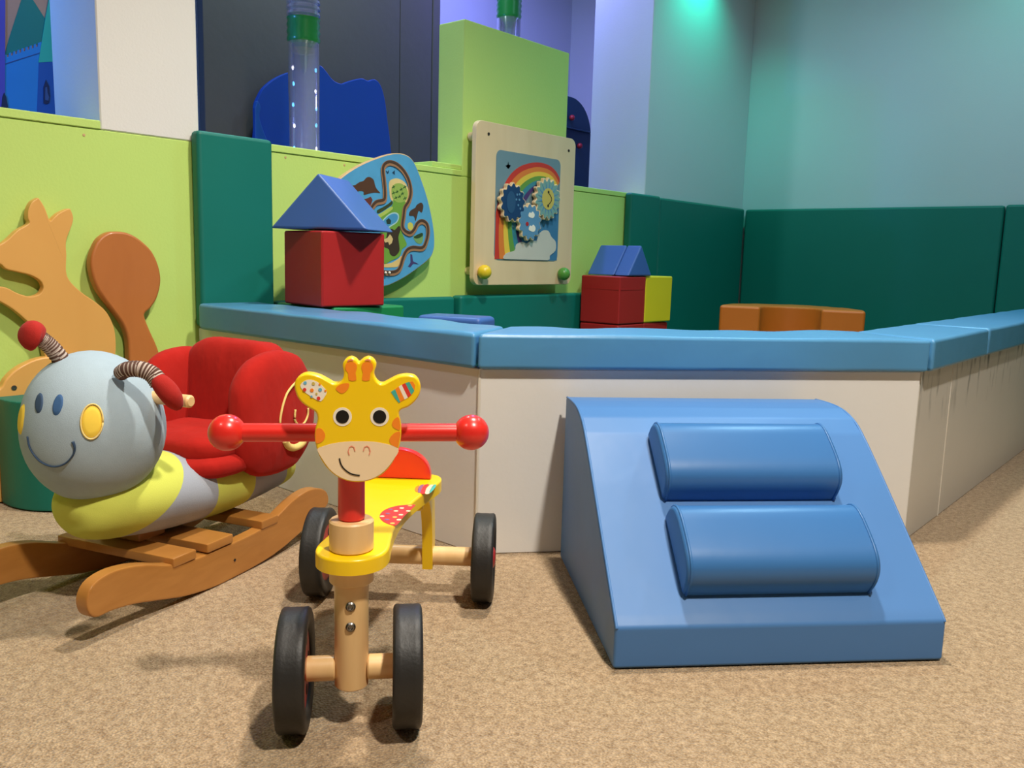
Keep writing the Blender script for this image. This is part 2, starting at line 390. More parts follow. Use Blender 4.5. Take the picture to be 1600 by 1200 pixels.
M['tubebase'] = mat('tube_base_blue', srgb(30, 40, 150), .4)
def bubble_tube(x, y, zc, label, blue_below=False):
    t = thing('bubble_tube', (x, y, 0), label, 'bubble tube', 'bubble tubes in the sensory room'); c = V((x, y, 0)); r = .054
    link('base', bm_lathe([(.12, 0), (.12, .3), (.11, .32), (0, .32)], c, (0, 0, 1), 32), M['tubebase'], t, auto=40)
    link('clear_tube', bm_lathe([(r, .32), (r, zc), (r-.004, zc), (r-.004, .32)], c, (0, 0, 1), 40, False), M['clear'], t, smooth=True)
    pr = [(r*.8, zc-.035), (r*.95, zc-.02)] + [(r+(.004 if k % 2 else .0), zc-.015+k*.0115) for k in range(8)] + [(r*.9, zc+.068)]
    link('collar', bm_lathe(pr, c, (0, 0, 1), 40), M['tubegreen'], t, auto=50)
    link('amber_plug', bm_lathe([(0, zc-.052), (r*.7, zc-.048), (r*.78, zc-.034)], c, (0, 0, 1), 30, False), M['tubebase'] if blue_below else M['amber'], t, smooth=True)
    pr = []
    for k in range(44): pr += [(r-.005, zc+.07+k*.02), (r+.004, zc+.075+k*.02), (r+.004, zc+.083+k*.02), (r-.005, zc+.088+k*.02)]
    link('ribbed_hose', bm_lathe(pr, c, (0, 0, 1), 32, False), M['clear'], t, auto=60)
    rnd = random.Random(3)
    for k in range(10):
        a = math.radians((-20, 118)[k % 2]+rnd.uniform(-8, 8)) + YAW*0 + math.radians(-75)
        z = zc-.09-.066*(k//2)-rnd.uniform(0, .025)
        link('led', bm_ball(c+V((math.cos(a)*(r-.012), math.sin(a)*(r-.012), z)), .004, 10, (.004, .004, .0075)), M['ledb'] if k % 3 else M['ledw'], t, smooth=True)
    l = D.lights.new('tube_glow', 'POINT'); l.energy = .9; l.color = (.1, .2, 1); l.shadow_soft_size = .03
    o = D.objects.new('tube_glow', l); COL.objects.link(o); o.location = (x, y, .72)
    return t
bubble_tube(-2.6, 1.864, 1.335, 'clear bubble tube with green collar in front of the blue wavy board')
bubble_tube(-2.7, 3.058, 1.69, 'bubble tube with green and blue collar behind the tall lime block', True)
# rounded dark board with red knobs
o = V((-3.0, 4.0, 0)); pts = []
yl, yr = hx(835, 200, -3.0).y, hx(922, 250, -3.0).y; zt = hx(885, 158, -3.0).z+.03; rr = min(.2, (yr-yl)/2-.001)
for k in range(13): a = math.radians(90*k/12); pts.append(V((-3.0, yr-rr+rr*math.cos(a), zt-rr+rr*math.sin(a))))
for k in range(13): a = math.radians(90+90*k/12); pts.append(V((-3.0, yl+rr+rr*math.cos(a)*1, zt-rr+rr*math.sin(a))))
pts += [V((-3.0, yl, 0)), V((-3.0, yr, 0))]
t = thing('activity_board', (-3.0, (yl+yr)/2, 0), 'dark teal board with rounded top and red knobs beyond the half wall', 'board')
link('board', bm_plate(pts, (1, 0, 0), .03, .004), M['boardteal'], t)
for x, y in ((894, 184), (906, 228)):
    link('knob', bm_ball(hx(x, y, -2.985), .016, 16), M['hub'], t, smooth=True)
link('shelf', bm_box((-3.0, yl+.1, hx(890, 201, -3).z-.004), (-2.98, yr-.01, hx(890, 201, -3).z+.004), .002, 1), M['boardteal'], t)

# castle mural on the far wall
mu = thing('castle_mural', (BX+.002, 1.25, 1.0), 'painted castle mural with teal roofs on the blue lit wall', 'mural')
def mural(name, pts, col, lift, rough=.6, var=.08):
    P = [hx(x, y, BX+.002+lift) for x, y in zoomed(pts, 0, 0, 6.667)]
    return link(name, bm_plate(P, (1, 0, 0), .0015+lift), mat('mural_'+name, srgb(*col), rough, var, 8), mu)
mural('sky', [(-300, -900), (1500, -900), (1500, 2600), (-300, 2600)], (205, 150, 130), 0)
mural('tower', [(50, 570), (70, 570)] + [q for k in range(8) for q in ((75+k*43, 595-k*15), (92+k*43, 590-k*15), (96+k*43, 552-k*15), (116+k*43, 545-k*15))] + [(440, 430), (440, 2600), (45, 2600)], (40, 140, 220), .003)
mural('roof', [(48, 575), (95, 400), (230, -20), (270, -180), (310, -60), (345, 0), (470, 195), (425, 450), (240, 505), (90, 565)], (20, 130, 125), .0015)
mural('side_roof', [(400, 650), (440, 400), (475, 180), (515, -30), (540, -150), (760, -60), (760, 620), (590, 640)], (50, 190, 170), .0045)
mural('side_tower', [(405, 652), (590, 640), (760, 622), (760, 2600), (330, 2600)], (24, 90, 180), .004)
mural('tower_band', [(50, 660), (420, 545), (418, 553), (50, 672)], (60, 90, 160), .0045)
mural('side_wall', [(-1400, -900), (58, -900), (48, 2600), (-1400, 2600)], (90, 80, 190), .0055)
mural('arrow_slit', [(455, 1075), (455, 905), (480, 830), (512, 900), (522, 1000), (515, 1070), (480, 1085)], (20, 40, 90), .006)
mural('arrow_slit', [(470, 1040), (472, 910), (490, 905), (497, 970), (512, 1010), (505, 1050)], (60, 90, 150), .0068)
mural('archway', [(15, 1120), (25, 1010), (42, 965), (65, 1010), (85, 1120)], (20, 40, 80), .0068)

# ------------------------------------------------------------------ pit
def line_isect(p, d, q, e):
    den = d.x*e.y-d.y*e.x; t = ((q.x-p.x)*e.y-(q.y-p.y)*e.x)/den; return p+d*t
A2, B2 = V((-1.128, 1.218, 0)), V((-.513, 1.95, 0)); fd = (B2-A2).normalized(); fn = V((fd.y, -fd.x, 0))
def corners(off):   # outline of the pit shifted outwards by off
    pl = V((-2.2, 1.218-off, 0)); pf = A2+fn*off; pr = V((-.513+off, 1.95, 0))
    a = line_isect(pl, V((1, 0, 0)), pf, fd); b = line_isect(pf, fd, pr, V((0, 1, 0)))
    return V((-2.198, pl.y, 0)), a, b, V((pr.x, BY-.045, 0))
PIT_TOP = .381
o0 = corners(0); i0 = corners(-.02)
pit = thing('play_pit', (-1.4, 2.9, 0), 'low white panelled wall enclosing the soft play pit', 'play pit')
link('side_panel', bm_prism([o0[0], o0[1]-V((.003, 0, 0)), i0[1]-V((.003, 0, 0)), i0[0]], 0, PIT_TOP, .002, 1), M['panel'], pit)
link('front_panel', bm_prism([o0[1]+fn*.003, o0[2]+fn*.003, i0[2], i0[1]], 0, PIT_TOP, .002, 1), M['panel'], pit)
yj = hz(1467, 806, 0).y
link('side_panel', bm_prism([o0[2]+V((0, .004, 0)), V((o0[2].x, yj-.0015, 0)), V((i0[2].x, yj-.0015, 0)), i0[2]+V((0, .004, 0))], 0, PIT_TOP, .002, 1), M['scuffed'], pit)
link('side_panel', bm_prism([V((o0[3].x, yj+.0015, 0)), o0[3], i0[3], V((i0[3].x, yj+.0015, 0))], 0, PIT_TOP, .002, 1), M['scuffed'], pit)
link('joint_bead', bm_box((o0[2].x-.001, yj-.002, 0), (o0[2].x+.0012, yj+.002, .3)), M['bead'], pit)
link('corner_bead', bm_rod(o0[1]+V((.001, -.001, .0)), o0[1]+V((.001, -.001, PIT_TOP)), .0035, 8, .0005), M['bead'], pit)
struct(link('floor_mat', bm_prism([V((-2.155, 1.24, 0)), i0[1]+V((-.004, .004, 0)), i0[2]+V((-.004, .006, 0)), V((i0[3].x-.004, BY-.05, 0)), V((-2.155, BY-.05, 0))], .002, .14, .01, 2), M['teal']), 'padded floor inside the play pit')
# caps
oc, ic = corners(.024), corners(-.165); g = .0025
def cap(poly, label, seed, wr=.004):
    b = bm_prism(poly, PIT_TOP+.001, .452, .009, 3)
    long = max((V(poly[i])-V(poly[(i+1) % 4])).length for i in range(4))
    d = max(((V(poly[(i+1) % 4])-V(poly[i])) for i in range(4)), key=lambda q: q.length).normalized()
    n = int(long/.03); p0 = V(poly[0])
    ts = [ (v.co-p0).dot(d) for v in b.verts]; lo, hi = min(ts), max(ts)
    for k in range(1, n):
        geom = b.verts[:]+b.edges[:]+b.faces[:]
        bmesh.ops.bisect_plane(b, geom=geom, plane_co=p0+d*(lo+(hi-lo)*k/n), plane_no=d)
    b.normal_update()
    for v in b.verts:
        q = v.co*9+V((seed, 0, 0)); v.co += v.normal*wr*noise.noise(q) if v.co.z > PIT_TOP+.006 else V((0, 0, 0))
    return tag(link('padded_cap', b, M['capblue'], auto=60), label, 'pad', 'blue padded caps on the pit wall')
cap([oc[0]+V((.045, 0, 0)), oc[1]-V((g*2, 0, 0)), ic[1]-V((g*2, 0, 0)), ic[0]+V((.045, 0, 0))], 'blue padded cap reaching from the lime wall to the corner behind the giraffe ride-on', 3)
cap([oc[1]+fd*g, oc[2]-fd*g, ic[2]-fd*g, ic[1]+fd*g], 'blue padded cap on the white front panel above the blue foam ramp', 7)
ys = hz(1564, 516, .45).y
cap([oc[2]+V((0, g*2, 0)), V((oc[2].x, ys-g, 0)), V((ic[2].x, ys-g, 0)), ic[2]+V((0, g*2, 0))], 'blue padded cap above the scuffed side panel next to the white front panel', 11, .002)
cap([V((oc[2].x, ys+g, 0)), oc[3], ic[3], V((ic[3].x, ys+g, 0))], 'blue padded cap running on to the far wall pads past the first seam', 15, .002)

# wall pads
def pad(lo, hi, label, bev=.012, seed=0):
    b = bm_box(lo, hi, bev, 3)
    return tag(link('wall_pad', b, M['teal'], auto=40), label, 'wall pad', 'dark green wall pads')
PX = WX+.042
pad((WX+.001, 1.208, .386), (PX, 1.44, .912), 'tall narrow dark green pad on the lime wall where the blue cap begins')
pad((WX+.001, 1.45, .142), (PX-.012, 2.205, .453), 'low dark green pad on the lime wall behind the house with the largest roof')
pad((WX+.001, 2.21, .142), (PX+.01, 3.31, .457), 'low dark green pad on the lime wall under the rainbow gear board')
pad((WX+.001, 3.318, .142), (PX, 3.57, .905), 'narrow upright dark green pad at the end of the lime wall')
pad((WX+.001, 3.576, .142), (PX-.004, BY-.042, .9), 'dark green wall pad below the green lamp glow, reaching the corner')
xs = hit(1562, 400, (0, BY-.04, 0), (0, 1, 0)).x
pad((PX-.0035, BY-.04, .142), (xs-.002, BY-.001, .897), 'wide dark green wall pad behind the orange foam arch')
pad((xs+.002, BY-.04, .0), (1.2, BY-.001, .9), 'dark green wall pad next along the far wall past the wide one')

# ------------------------------------------------------------------ foam blocks in the pit
def foam_box(name, fr, lo, hi, m, label, cat, group=None, bev=.007, seam=True):
    b = bm_box(lo, hi, bev, 3, fr); b = wrinkle(b, .0018, 22, 0, lo[0]*9)
    o = tag(link(name, b, M[m], auto=45), label, cat, group)
    return o
UP = V((0, 0, 1))
# first house
c1 = V((-1.842, 1.371, .4555)); a1 = math.radians(84); ex = V((math.cos(a1), math.sin(a1), 0)); ey = V((-ex.y, ex.x, 0))
SZ = .2
# red cube: one main body and a lid seam
t = tag(link('foam_cube', wrinkle(bm_box((0, 0, 0), (SZ, SZ, SZ), .006, 3, (c1, ex, ey, UP)), .002, 18), M['redvinyl'], auto=45), 'large red foam cube standing on the blue cap under the wide blue roof', 'foam block')
link('seam_piping', bm_ribbon([c1+ex*.006-ey*.0006+UP*.01, c1+ex*.006-ey*.0006+UP*(SZ-.008)], -ey, .004, .001), M['redvinyl'], t)
def prism(name, org, base, ridge, bw, ln, h, m, label, parent=None):
    """triangular block: base direction, ridge direction"""
    tri = [org, org+base*bw, org+base*bw/2+UP*h]
    b = bm_plate(tri, -ridge, ln); bmesh.ops.bevel(b, geom=b.edges[:], offset=.007, segments=3, profile=.5, affect='EDGES')
    return tag(link(name, b, M[m], auto=40), label, 'foam block')
az = math.radians(-29); rd = V((math.sin(az), math.cos(az), 0)); bd = V((rd.y, -rd.x, 0))
cc = c1+ex*SZ/2+ey*SZ/2
prism('foam_prism', cc-bd*.137-rd*.108+UP*(SZ+.004), bd, rd, .278, .2, .146, 'prismblue', 'large blue foam prism lying as a roof on the big red cube')
# low blocks beside it
p = hz(630, 481, .43)
foam_box('foam_block', (V((-2.1, 1.405, .141)), V((1, 0, 0)), V((0, 1, 0)), UP), (0, 0, 0), (.265, .25, .3125), 'grnvinyl', 'green foam block peeking out under the big red cube', 'foam block')
b0 = hz(692, 486, .43)
foam_box('foam_block', (V((-1.80, 1.67, .141)), V((.94, .34, 0)), V((-.34, .94, 0)), UP), (0, 0, 0), (.2, .12, .288), 'prismblue', 'low blue foam block lying behind the left cap next to the green block', 'foam block', bev=.014)
# second house, square to the room
c2 = hz(966, 509, .335); K2 = .195
for z0, lab in ((.141, 'lower red foam cube carrying the small house in the pit'), (.339, 'upper red foam cube of the small house, below the double prism')):
    t = tag(link('foam_cube', wrinkle(bm_box((-K2, 0, 0), (0, K2, K2), .006, 3, (V((c2.x, c2.y, z0)), V((1, 0, 0)), V((0, 1, 0)), UP)), .002, 18, 0, z0), M['redvinyl'], auto=45), lab, 'foam block')
    q = V((c2.x, c2.y, z0))
    link('seam', bm_box((-K2+.004, -.0012, K2*.72), (-.006, .001, K2*.72+.004), 0, 1, (q, V((1, 0, 0)), V((0, 1, 0)), UP)), M['redvinyl'], t)
    link('seam', bm_box((-.001, .006, K2*.72), (.0012, K2-.006, K2*.72+.004), 0, 1, (q, V((1, 0, 0)), V((0, 1, 0)), UP)), M['redvinyl'], t)
    yy = V((c2.x-.004, c2.y+K2+.008, z0))
    if z0 > .3:
        foam_box('foam_cube', (yy, V((.99, -.08, 0)), V((.08, .99, 0)), UP), (-K2, 0, 0), (0, K2, K2+.002), 'yelvinyl', 'yellow foam cube against the upper red cube of the small house', 'foam block')
    else:
        foam_box('foam_cube', (yy, V((1, 0, 0)), V((0, 1, 0)), UP), (-K2, 0, 0), (0, K2, K2), 'redvinyl', 'red foam cube hidden low behind the cap under the yellow cube', 'foam block')
zt = .339+K2+.003
rx = V((-1, 0, 0)); ry = V((0, 1, 0))
q0 = hz(987, 432, zt); q0 = V((c2.x+.004, c2.y+.05, zt))
prism('foam_prism', q0, ry, rx, .185, .07, .128, 'prismblue', 'small blue foam prism with its triangle end showing on the small house')
prism('foam_prism', q0+rx*.073, ry, rx, .185, .135, .128, 'prismblue', 'longer blue foam prism behind the triangle end on the small house')
# orange arch lying on its side, open to the front
oc_ = EYE+ray(1236, 483)*3.78; oc_.z = .141
vf = V((oc_.x, oc_.y, 0)).normalized(); vs = V((vf.y, -vf.x, 0))
prof = []
Ro, Ri = .305, .128
prof = [(-Ro, -.06), (-Ri, -.06)] + [(-Ri*math.cos(math.pi*k/14), Ri*math.sin(math.pi*k/14)) for k in range(0, 15)] + [(Ri, -.06), (Ro, -.06)] + [(Ro*math.cos(math.pi*k/22), Ro*math.sin(math.pi*k/22)) for k in range(0, 23)]
b = bm_prism([oc_+vs*x+vf*y for x, y in prof], .141, .412, .012, 3); wrinkle(b, .003, 16)
t = tag(link('foam_arch', b, M['orgvinyl'], auto=50), 'orange foam arch lying on its side in the pit', 'foam block')

# ------------------------------------------------------------------ ramp
rA = V((-.644, .999, 0)); re = V((.681, .732, 0)).normalized(); rb = V((-re.y, re.x, 0))
prof = [(0, .002), (0, .066), (.012, .078), (.10, .150), (.20, .232), (.285, .298), (.325, .320), (.37, .331), (.42, .333), (.476, .331), (.476, .002)]
ramp = thing('foam_ramp', rA+re*.26+rb*.24, 'blue vinyl foam ramp with two half-round steps against the white panel', 'foam ramp')
LW = .52
pts = [rA+rb*d+UP*z for d, z in prof]
b = bm_plate(pts, -re, LW)
bmesh.ops.bevel(b, geom=[e for e in b.edges], offset=.005, segments=3, profile=.5, affect='EDGES')
link('wedge', b, M['rampblue'], ramp, auto=42)
for s in (.003, LW-.003):    # piping around each side face
    pth = smooth_loop([rA+re*s+rb*d+UP*z for d, z in prof[1:10]], 3, False)
    side_n = -re if s < .1 else re
    off = V((0, 0, -.0016))+rb*.0012
    link('piping', bm_loft([p+off for p in pth], [.0024]*len(pth), 8, 1, re), M['rampblue'], ramp, smooth=True)
sl = (rb*.285+UP*(.298-.066)).normalized(); sn = re.cross(sl)
if sn.z < 0: sn = -sn
S0 = rA+UP*.068
for e0, e1, s0, s1, bul in ((.112, .416, .222, .362, .058), (.110, .416, .048, .19, .062)):
    pr = []
    N = 18
    for k in range(N+1):
        a = math.pi*k/N; ca = math.cos(a); sa = math.sin(a)
        cx = (s0+s1)/2-(s1-s0)/2*math.copysign(abs(ca)**.62, ca); pr.append((cx, bul*sa**.62))
    P = [S0+re*e0+sl*x+sn*(y+.0015) for x, y in pr]
    b = bm_plate(P, -re, e1-e0)
    fr = [e for e in b.edges if abs((e.verts[0].co-e.verts[1].co).dot(re)) < 1e-4]
    bmesh.ops.bevel(b, geom=fr, offset=.007, segments=3, profile=.5, affect='EDGES')
    st = link('half_round_step', b, M['rollblue'], ramp, auto=50)
    for ee in (e0+.0065, e1-.0065):
        pth = [S0+re*ee+sl*x+sn*(y+.001) for x, y in pr]
        link('piping', bm_loft(pth, [.0024]*len(pth), 8, 1, re), M['rollblue'], st, smooth=True)

# ------------------------------------------------------------------ rainbow gear board
def flat(name, pts, X, m, parent, th=.0012, sm=0, closed=True):
    """flat print or thin layer on a plane parallel to the green wall"""
    P = smooth_loop(pts, sm, closed) if sm else pts
    return link(name, bm_plate(P, (1, 0, 0), th), m, parent)
M['fadedsky'] = mat('faded_sky', srgb(112, 140, 150), .45, .06, 9)
M['lowsky'] = mat('low_sky', srgb(62, 118, 158), .45, .05, 9)
rb_ = thing('gear_board', (-2.16, 2.63, .49), 'birch plywood board with rainbow picture and turning gears on the lime wall', 'play board')
BX0 = WX+.075
y0, y1 = hx(742, 330, BX0).y, hx(896, 330, BX0).y; z0, z1 = hx(815, 445, BX0).z, hx(823, 202, BX0).z
Bd = round_rect(y0, y1, z0, z1, BX0, .03)
link('frame', bm_plate(Bd, (1, 0, 0), .02, .003), M['ply'], rb_, auto=40)
for yy in (y0+.045, y1-.045):
    for zz in (z0+.05, z1-.05):
        link('standoff', bm_rod((WX+.001, yy, zz), (BX0-.02, yy, zz), .016, 16), M['ply'], rb_, auto=40)
def gb(pts): return [hx(x, y, BX0+.001) for x, y in zoomed(pts, 730, 180, 4.444)]
G = M
w0, w1 = gb([(205, 1000)])[0], gb([(655, 320)])[0]
wy0, wy1 = gb([(195, 600)])[0].y, gb([(640, 600)])[0].y; wz0, wz1 = gb([(400, 1010)])[0].z, gb([(430, 275)])[0].z
pic = flat('picture_panel', round_rect(wy0, wy1, wz0, wz1, BX0+.001, .025), BX0, M['fadedsky'], rb_)
def clampw(P, e=.004): return [V((p.x, min(max(p.y, wy0+e), wy1-e), min(max(p.z, wz0+e), wz1-e))) for p in P]
flat('low_sky', clampw([p+V((.0004, 0, 0)) for p in gb([(640, 560), (650, 1020), (360, 1020), (350, 800), (480, 620)])]), 0, M['lowsky'], pic)
outer = smooth_loop(gb([(180, 1010), (183, 850), (195, 700), (225, 570), (280, 440), (360, 360), (470, 328), (560, 345), (615, 390), (650, 460)]), 5, False)
inner = smooth_loop(gb([(425, 1010), (385, 900), (362, 800), (365, 700), (385, 640), (415, 580), (450, 530), (490, 505), (540, 505), (580, 540)]), 5, False)
bands = [(200, 56, 44), (222, 124, 52), (232, 196, 70), (98, 150, 66), (54, 132, 150), (74, 54, 110)]
for k, c in enumerate(bands):
    a, b_ = k/6, (k+1)/6
    P = [o.lerp(i, a) for o, i in zip(outer, inner)] + [o.lerp(i, b_) for o, i in zip(outer, inner)][::-1]
    flat('rainbow_band', clampw([p+V((.001+k*.0002, 0, 0)) for p in P]), 0, mat('rainbow_%d' % k, srgb(*c), .45, .05, 12), pic)
cl = gb([(255, 1005), (265, 960), (325, 940), (335, 900), (375, 880), (410, 890), (440, 870), (480, 870), (490, 830), (525, 800), (560, 805), (580, 845), (610, 880), (608, 940), (570, 975), (555, 1010), (400, 1015)])
flat('cloud', clampw(smooth_loop([p+V((.0035, 0, 0)) for p in cl], 3)), 0, mat('cloud_print', srgb(200, 196, 184), .5, .05, 20), pic)
flat('bird', gb([(265, 350), (280, 345), (285, 318), (290, 345), (303, 348), (296, 362), (285, 375), (275, 362)]), 0, M['dark'], pic)
def gear(name, cx, cy, r, teeth, m, X, rot=0, parent=rb_):
    c = hx(730+cx/4.444, 180+cy/4.444, X); P = []
    for k in range(teeth*8):
        a = 2*math.pi*k/(teeth*8)+rot; q = math.cos(a*teeth-rot*teeth)
        rr = r*(1+.085*math.copysign(abs(q)**.6, q)); P.append(c+V((0, math.cos(a)*rr, math.sin(a)*rr)))
    g_ = link(name, bm_plate(P, (1, 0, 0), .014, .0012, 1), M['ply'], parent)
    P2 = [c+(p-c)*.93+V((.0012, 0, 0)) for p in P]
    link('gear_face', bm_plate(P2, (1, 0, 0), .001), m, g_)
    link('axle_pin', bm_rod(V((BX0+.001, c.y, c.z)), c-V((.012, 0, 0)), .01, 12, .001), M['ply'], g_)
    return g_, c+V((.0016, 0, 0))
def disc(c, ry, rz, X=None, rot=0, n=24):
    return [c+V((0, math.cos(2*math.pi*k/n)*ry*math.cos(rot)-math.sin(2*math.pi*k/n)*rz*math.sin(rot), math.cos(2*math.pi*k/n)*ry*math.sin(rot)+math.sin(2*math.pi*k/n)*rz*math.cos(rot))) for k in range(n)]
GX = BX0+.022
M['navy'] = mat('gear_navy', srgb(24, 62, 104), .45, .06, 14); M['gearteal'] = mat('gear_teal', srgb(122, 164, 156), .45, .06, 14); M['gearblue'] = mat('gear_blue', srgb(92, 142, 178), .45, .06, 14)
M['sun'] = mat('sun_print', srgb(206, 184, 92), .45, .05, 14); M['navy2'] = mat('gear_navy_oval', srgb(42, 82, 120), .45, .05)
g1, c = gear('gear', 318, 606, .068, 13, M['navy'], GX, .1)
flat('oval', disc(c+V((.0006, -.012, 0)), .025, .04), 0, M['navy2'], g1)
for dy, dz in ((.022, .03), (.036, .012), (.03, -.008), (.043, -.02), (.018, .012), (.036, .032)):
    flat('dot', disc(c+V((.0006, dy*.95, dz)), .0042, .0042, n=10), 0, M['gearblue'], g1)
g2, c = gear('gear', 560, 582, .076, 17, M['gearteal'], GX, .05)
for k in range(17):
    a = 2*math.pi*k/17; d = V((0, math.cos(a), math.sin(a))); s = V((0, -math.sin(a), math.cos(a)))
    flat('sun_ray', [c+V((.0005, 0, 0))+d*.038-s*.004, c+V((.0005, 0, 0))+d*.038+s*.004, c+V((.0005, 0, 0))+d*.066], 0, M['gearblue'], g2)
flat('sun_face', disc(c+V((.0008, 0, 0)), .038, .041), 0, M['sun'], g2)
for dz in (.026, -.026): flat('eye', disc(c+V((.0014, .0, dz)), .005, .006, n=12), 0, M['dark'], g2)
link('smile', bm_ribbon([c+V((.0018, .004+.016*math.sin(math.pi*k/10), .02-.04*k/10)) for k in range(11)], (1, 0, 0), .003, .0008), M['dark'], g2)
g3, c = gear('gear', 436, 742, .066, 13, M['gearblue'], GX+.0005, .2)
for dy, dz, s in ((.006, .028, 1), (.012, -.022, 1.1)):
    flat('white_cloud', smooth_loop([c+V((.0006, dy+a*s, dz+b2*s)) for a, b2 in ((-.018, -.006), (-.012, .008), (-.002, .006), (.006, .012), (.018, .002), (.014, -.01), (0, -.012))], 3), 0, M['white'], g3)
flat('red_bird', disc(c+V((.0006, -.018, -.008)), .009, .008, n=8), 0, M['hub'], g3)
for x, y, m, nm in ((757, 425, 'sun', 'yellow_ball'), (881, 428, 'grnvinyl', 'green_ball')):
    p = hx(x, y, BX0+.02)
    link('ball_knob', bm_ball(p, .026, 24), mat(nm, srgb(*((232, 196, 40) if m == 'sun' else (84, 146, 58))), .35, .04), rb_, smooth=True)
for x, y in ((150, 130), (706, 247)):
    p = gb([(x, y)])[0]
    link('screw', bm_lathe([(.0055, -.001), (.0055, .0006), (.004, .0012), (0, .0006)], p, (1, 0, 0), 14), M['dark'], rb_)

# ------------------------------------------------------------------ island maze board
MX = WX+.05
mb_ = thing('maze_board', (WX+.03, 1.9, .48), 'blue island map maze board with wooden groove on the lime wall', 'play board')
def mp(pts, lift=.0): return [hx(x, y, MX+lift) for x, y in zoomed(pts, 510, 230, 5.333)]
M['mapblue'] = mat('map_sea', srgb(84, 160, 206), .45, .1, 30)
mo = [(600, 50), (660, 62), (710, 95), (750, 160), (800, 290), (850, 450), (890, 640), (903, 780), (893, 870), (850, 940), (700, 1055), (590, 1120), (480, 1163), (330, 1170), (180, 1120), (80, 1000), (20, 820), (-10, 600), (10, 430), (70, 310), (160, 225), (300, 140), (450, 80), (540, 55)]
P = smooth_loop(mp(mo), 4)
link('board', bm_plate(P, (1, 0, 0), .018, .002, 1), M['plyedge'], mb_, auto=40)
cen = sum(P, V((0, 0, 0)))/len(P)
sea = link('sea_print', bm_plate([cen+(p-cen)*.985+V((.0006, 0, 0)) for p in P], (1, 0, 0), .001), M['mapblue'], mb_)
for yy, zz in ((cen.y-.08, cen.z+.1), (cen.y+.06, cen.z-.12)):
    link('standoff', bm_rod((WX+.001, yy, zz), (MX-.018, yy, zz), .02, 16), M['ply'], mb_)
def art(name, pts, col, lift, sm=3):
    q = mp(pts, lift); q = smooth_loop(q, sm) if sm else q
    return link(name, bm_plate(q, (1, 0, 0), .0006), mat('map_'+name, srgb(*col), .5, .08, 30), sea)
L0 = .0014
art('mountain', [(140, 350), (165, 330), (200, 320), (240, 315), (262, 300), (280, 290), (310, 280), (330, 258), (350, 248), (370, 252), (395, 275), (410, 330), (430, 360), (448, 382), (400, 378), (340, 390), (312, 398), (310, 370), (275, 365), (248, 385), (240, 430), (200, 400), (160, 370)], (84, 54, 36), L0)
art('castle', [(245, 445), (252, 395), (270, 380), (276, 440), (330, 430), (370, 412), (385, 440), (372, 475), (360, 520), (345, 560), (300, 500)], (104, 50, 44), L0+.0003, 1)
art('sand', [(480, 975), (540, 965), (600, 930), (625, 905), (628, 930), (600, 990), (560, 1000), (480, 1000)], (222, 192, 124), L0)
art('island_rim', [(525, 290), (555, 265), (600, 262), (650, 290), (685, 350), (690, 420), (660, 470), (600, 470), (540, 440), (525, 370)], (224, 200, 136), L0)
art('land', [(410, 590), (450, 560), (520, 520), (555, 470), (560, 430), (600, 440), (660, 455), (650, 520), (625, 600), (620, 680), (650, 760), (670, 815), (630, 850), (610, 910), (540, 945), (478, 965), (470, 800), (430, 640)], (112, 160, 60), L0+.0005)
art('grove', [(545, 340), (570, 308), (610, 300), (650, 320), (678, 370), (672, 430), (630, 460), (580, 455), (548, 410)], (150, 178, 84), L0+.0008)
for q, (x, y) in enumerate(((560, 330), (590, 370), (625, 350), (655, 330), (560, 380), (610, 410), (655, 425), (580, 420), (635, 385))):
    art('palm', [(x-14, y+4), (x-3, y-3), (x-6, y-16), (x+4, y-5), (x+16, y-9), (x+6, y+4), (x+8, y+16), (x-1, y+6), (x-12, y+14)], (54, 96, 42), L0+.0011, 0)
art('hedge', [(425, 525), (470, 500), (520, 470), (545, 448), (552, 470), (530, 490), (470, 530), (430, 548)], (58, 70, 34), L0+.0009)
art('meadow', [(420, 570), (470, 540), (540, 495), (552, 515), (500, 555), (440, 590)], (176, 194, 92), L0+.0008)
art('pond_rim', [(440, 650), (500, 575), (550, 545), (595, 550), (605, 590), (585, 630), (540, 660), (490, 690)], (170, 206, 206), L0+.0008)
art('pond', [(452, 648), (505, 583), (552, 555), (588, 560), (596, 590), (578, 624), (535, 650), (490, 678)], (72, 148, 192), L0+.0011)
art('boat', [(498, 610), (520, 590), (540, 612), (535, 640), (505, 640)], (40, 60, 50), L0+.0014, 1)
art('dark_wood', [(510, 700), (545, 680), (570, 690), (605, 655), (617, 690), (600, 750), (610, 840), (600, 880), (565, 910), (530, 890), (520, 850), (480, 830), (470, 790), (500, 750)], (62, 48, 36), L0+.0009)
art('dinosaur', [(475, 770), (510, 755), (530, 725), (542, 740), (555, 765), (545, 800), (525, 815), (515, 790), (490, 795)], (214, 186, 128), L0+.0013, 1)
for a in ([(495, 195), (512, 205), (522, 188), (520, 212), (508, 225)], [(548, 212), (570, 192), (570, 230)]): art('gull', a, (30, 60, 90), L0, 0)
art('islet', [(690, 570), (700, 530), (740, 505), (755, 480), (790, 462), (808, 490), (795, 545), (770, 530), (755, 580), (742, 615), (730, 575)], (78, 54, 42), L0)
art('isle', [(725, 745), (760, 730), (800, 715), (805, 770), (785, 805), (745, 790)], (120, 160, 96), L0)
art('isle_hill', [(728, 750), (765, 725), (800, 715), (800, 740), (760, 760)], (48, 74, 40), L0+.0004)
art('coin', [(680, 640), (700, 625), (722, 645), (718, 680), (698, 692), (680, 675)], (206, 200, 90), L0)
art('whale', [(700, 890), (715, 895), (722, 950), (770, 975), (725, 970), (700, 1000), (680, 995), (702, 960)], (70, 60, 110), L0, 1)
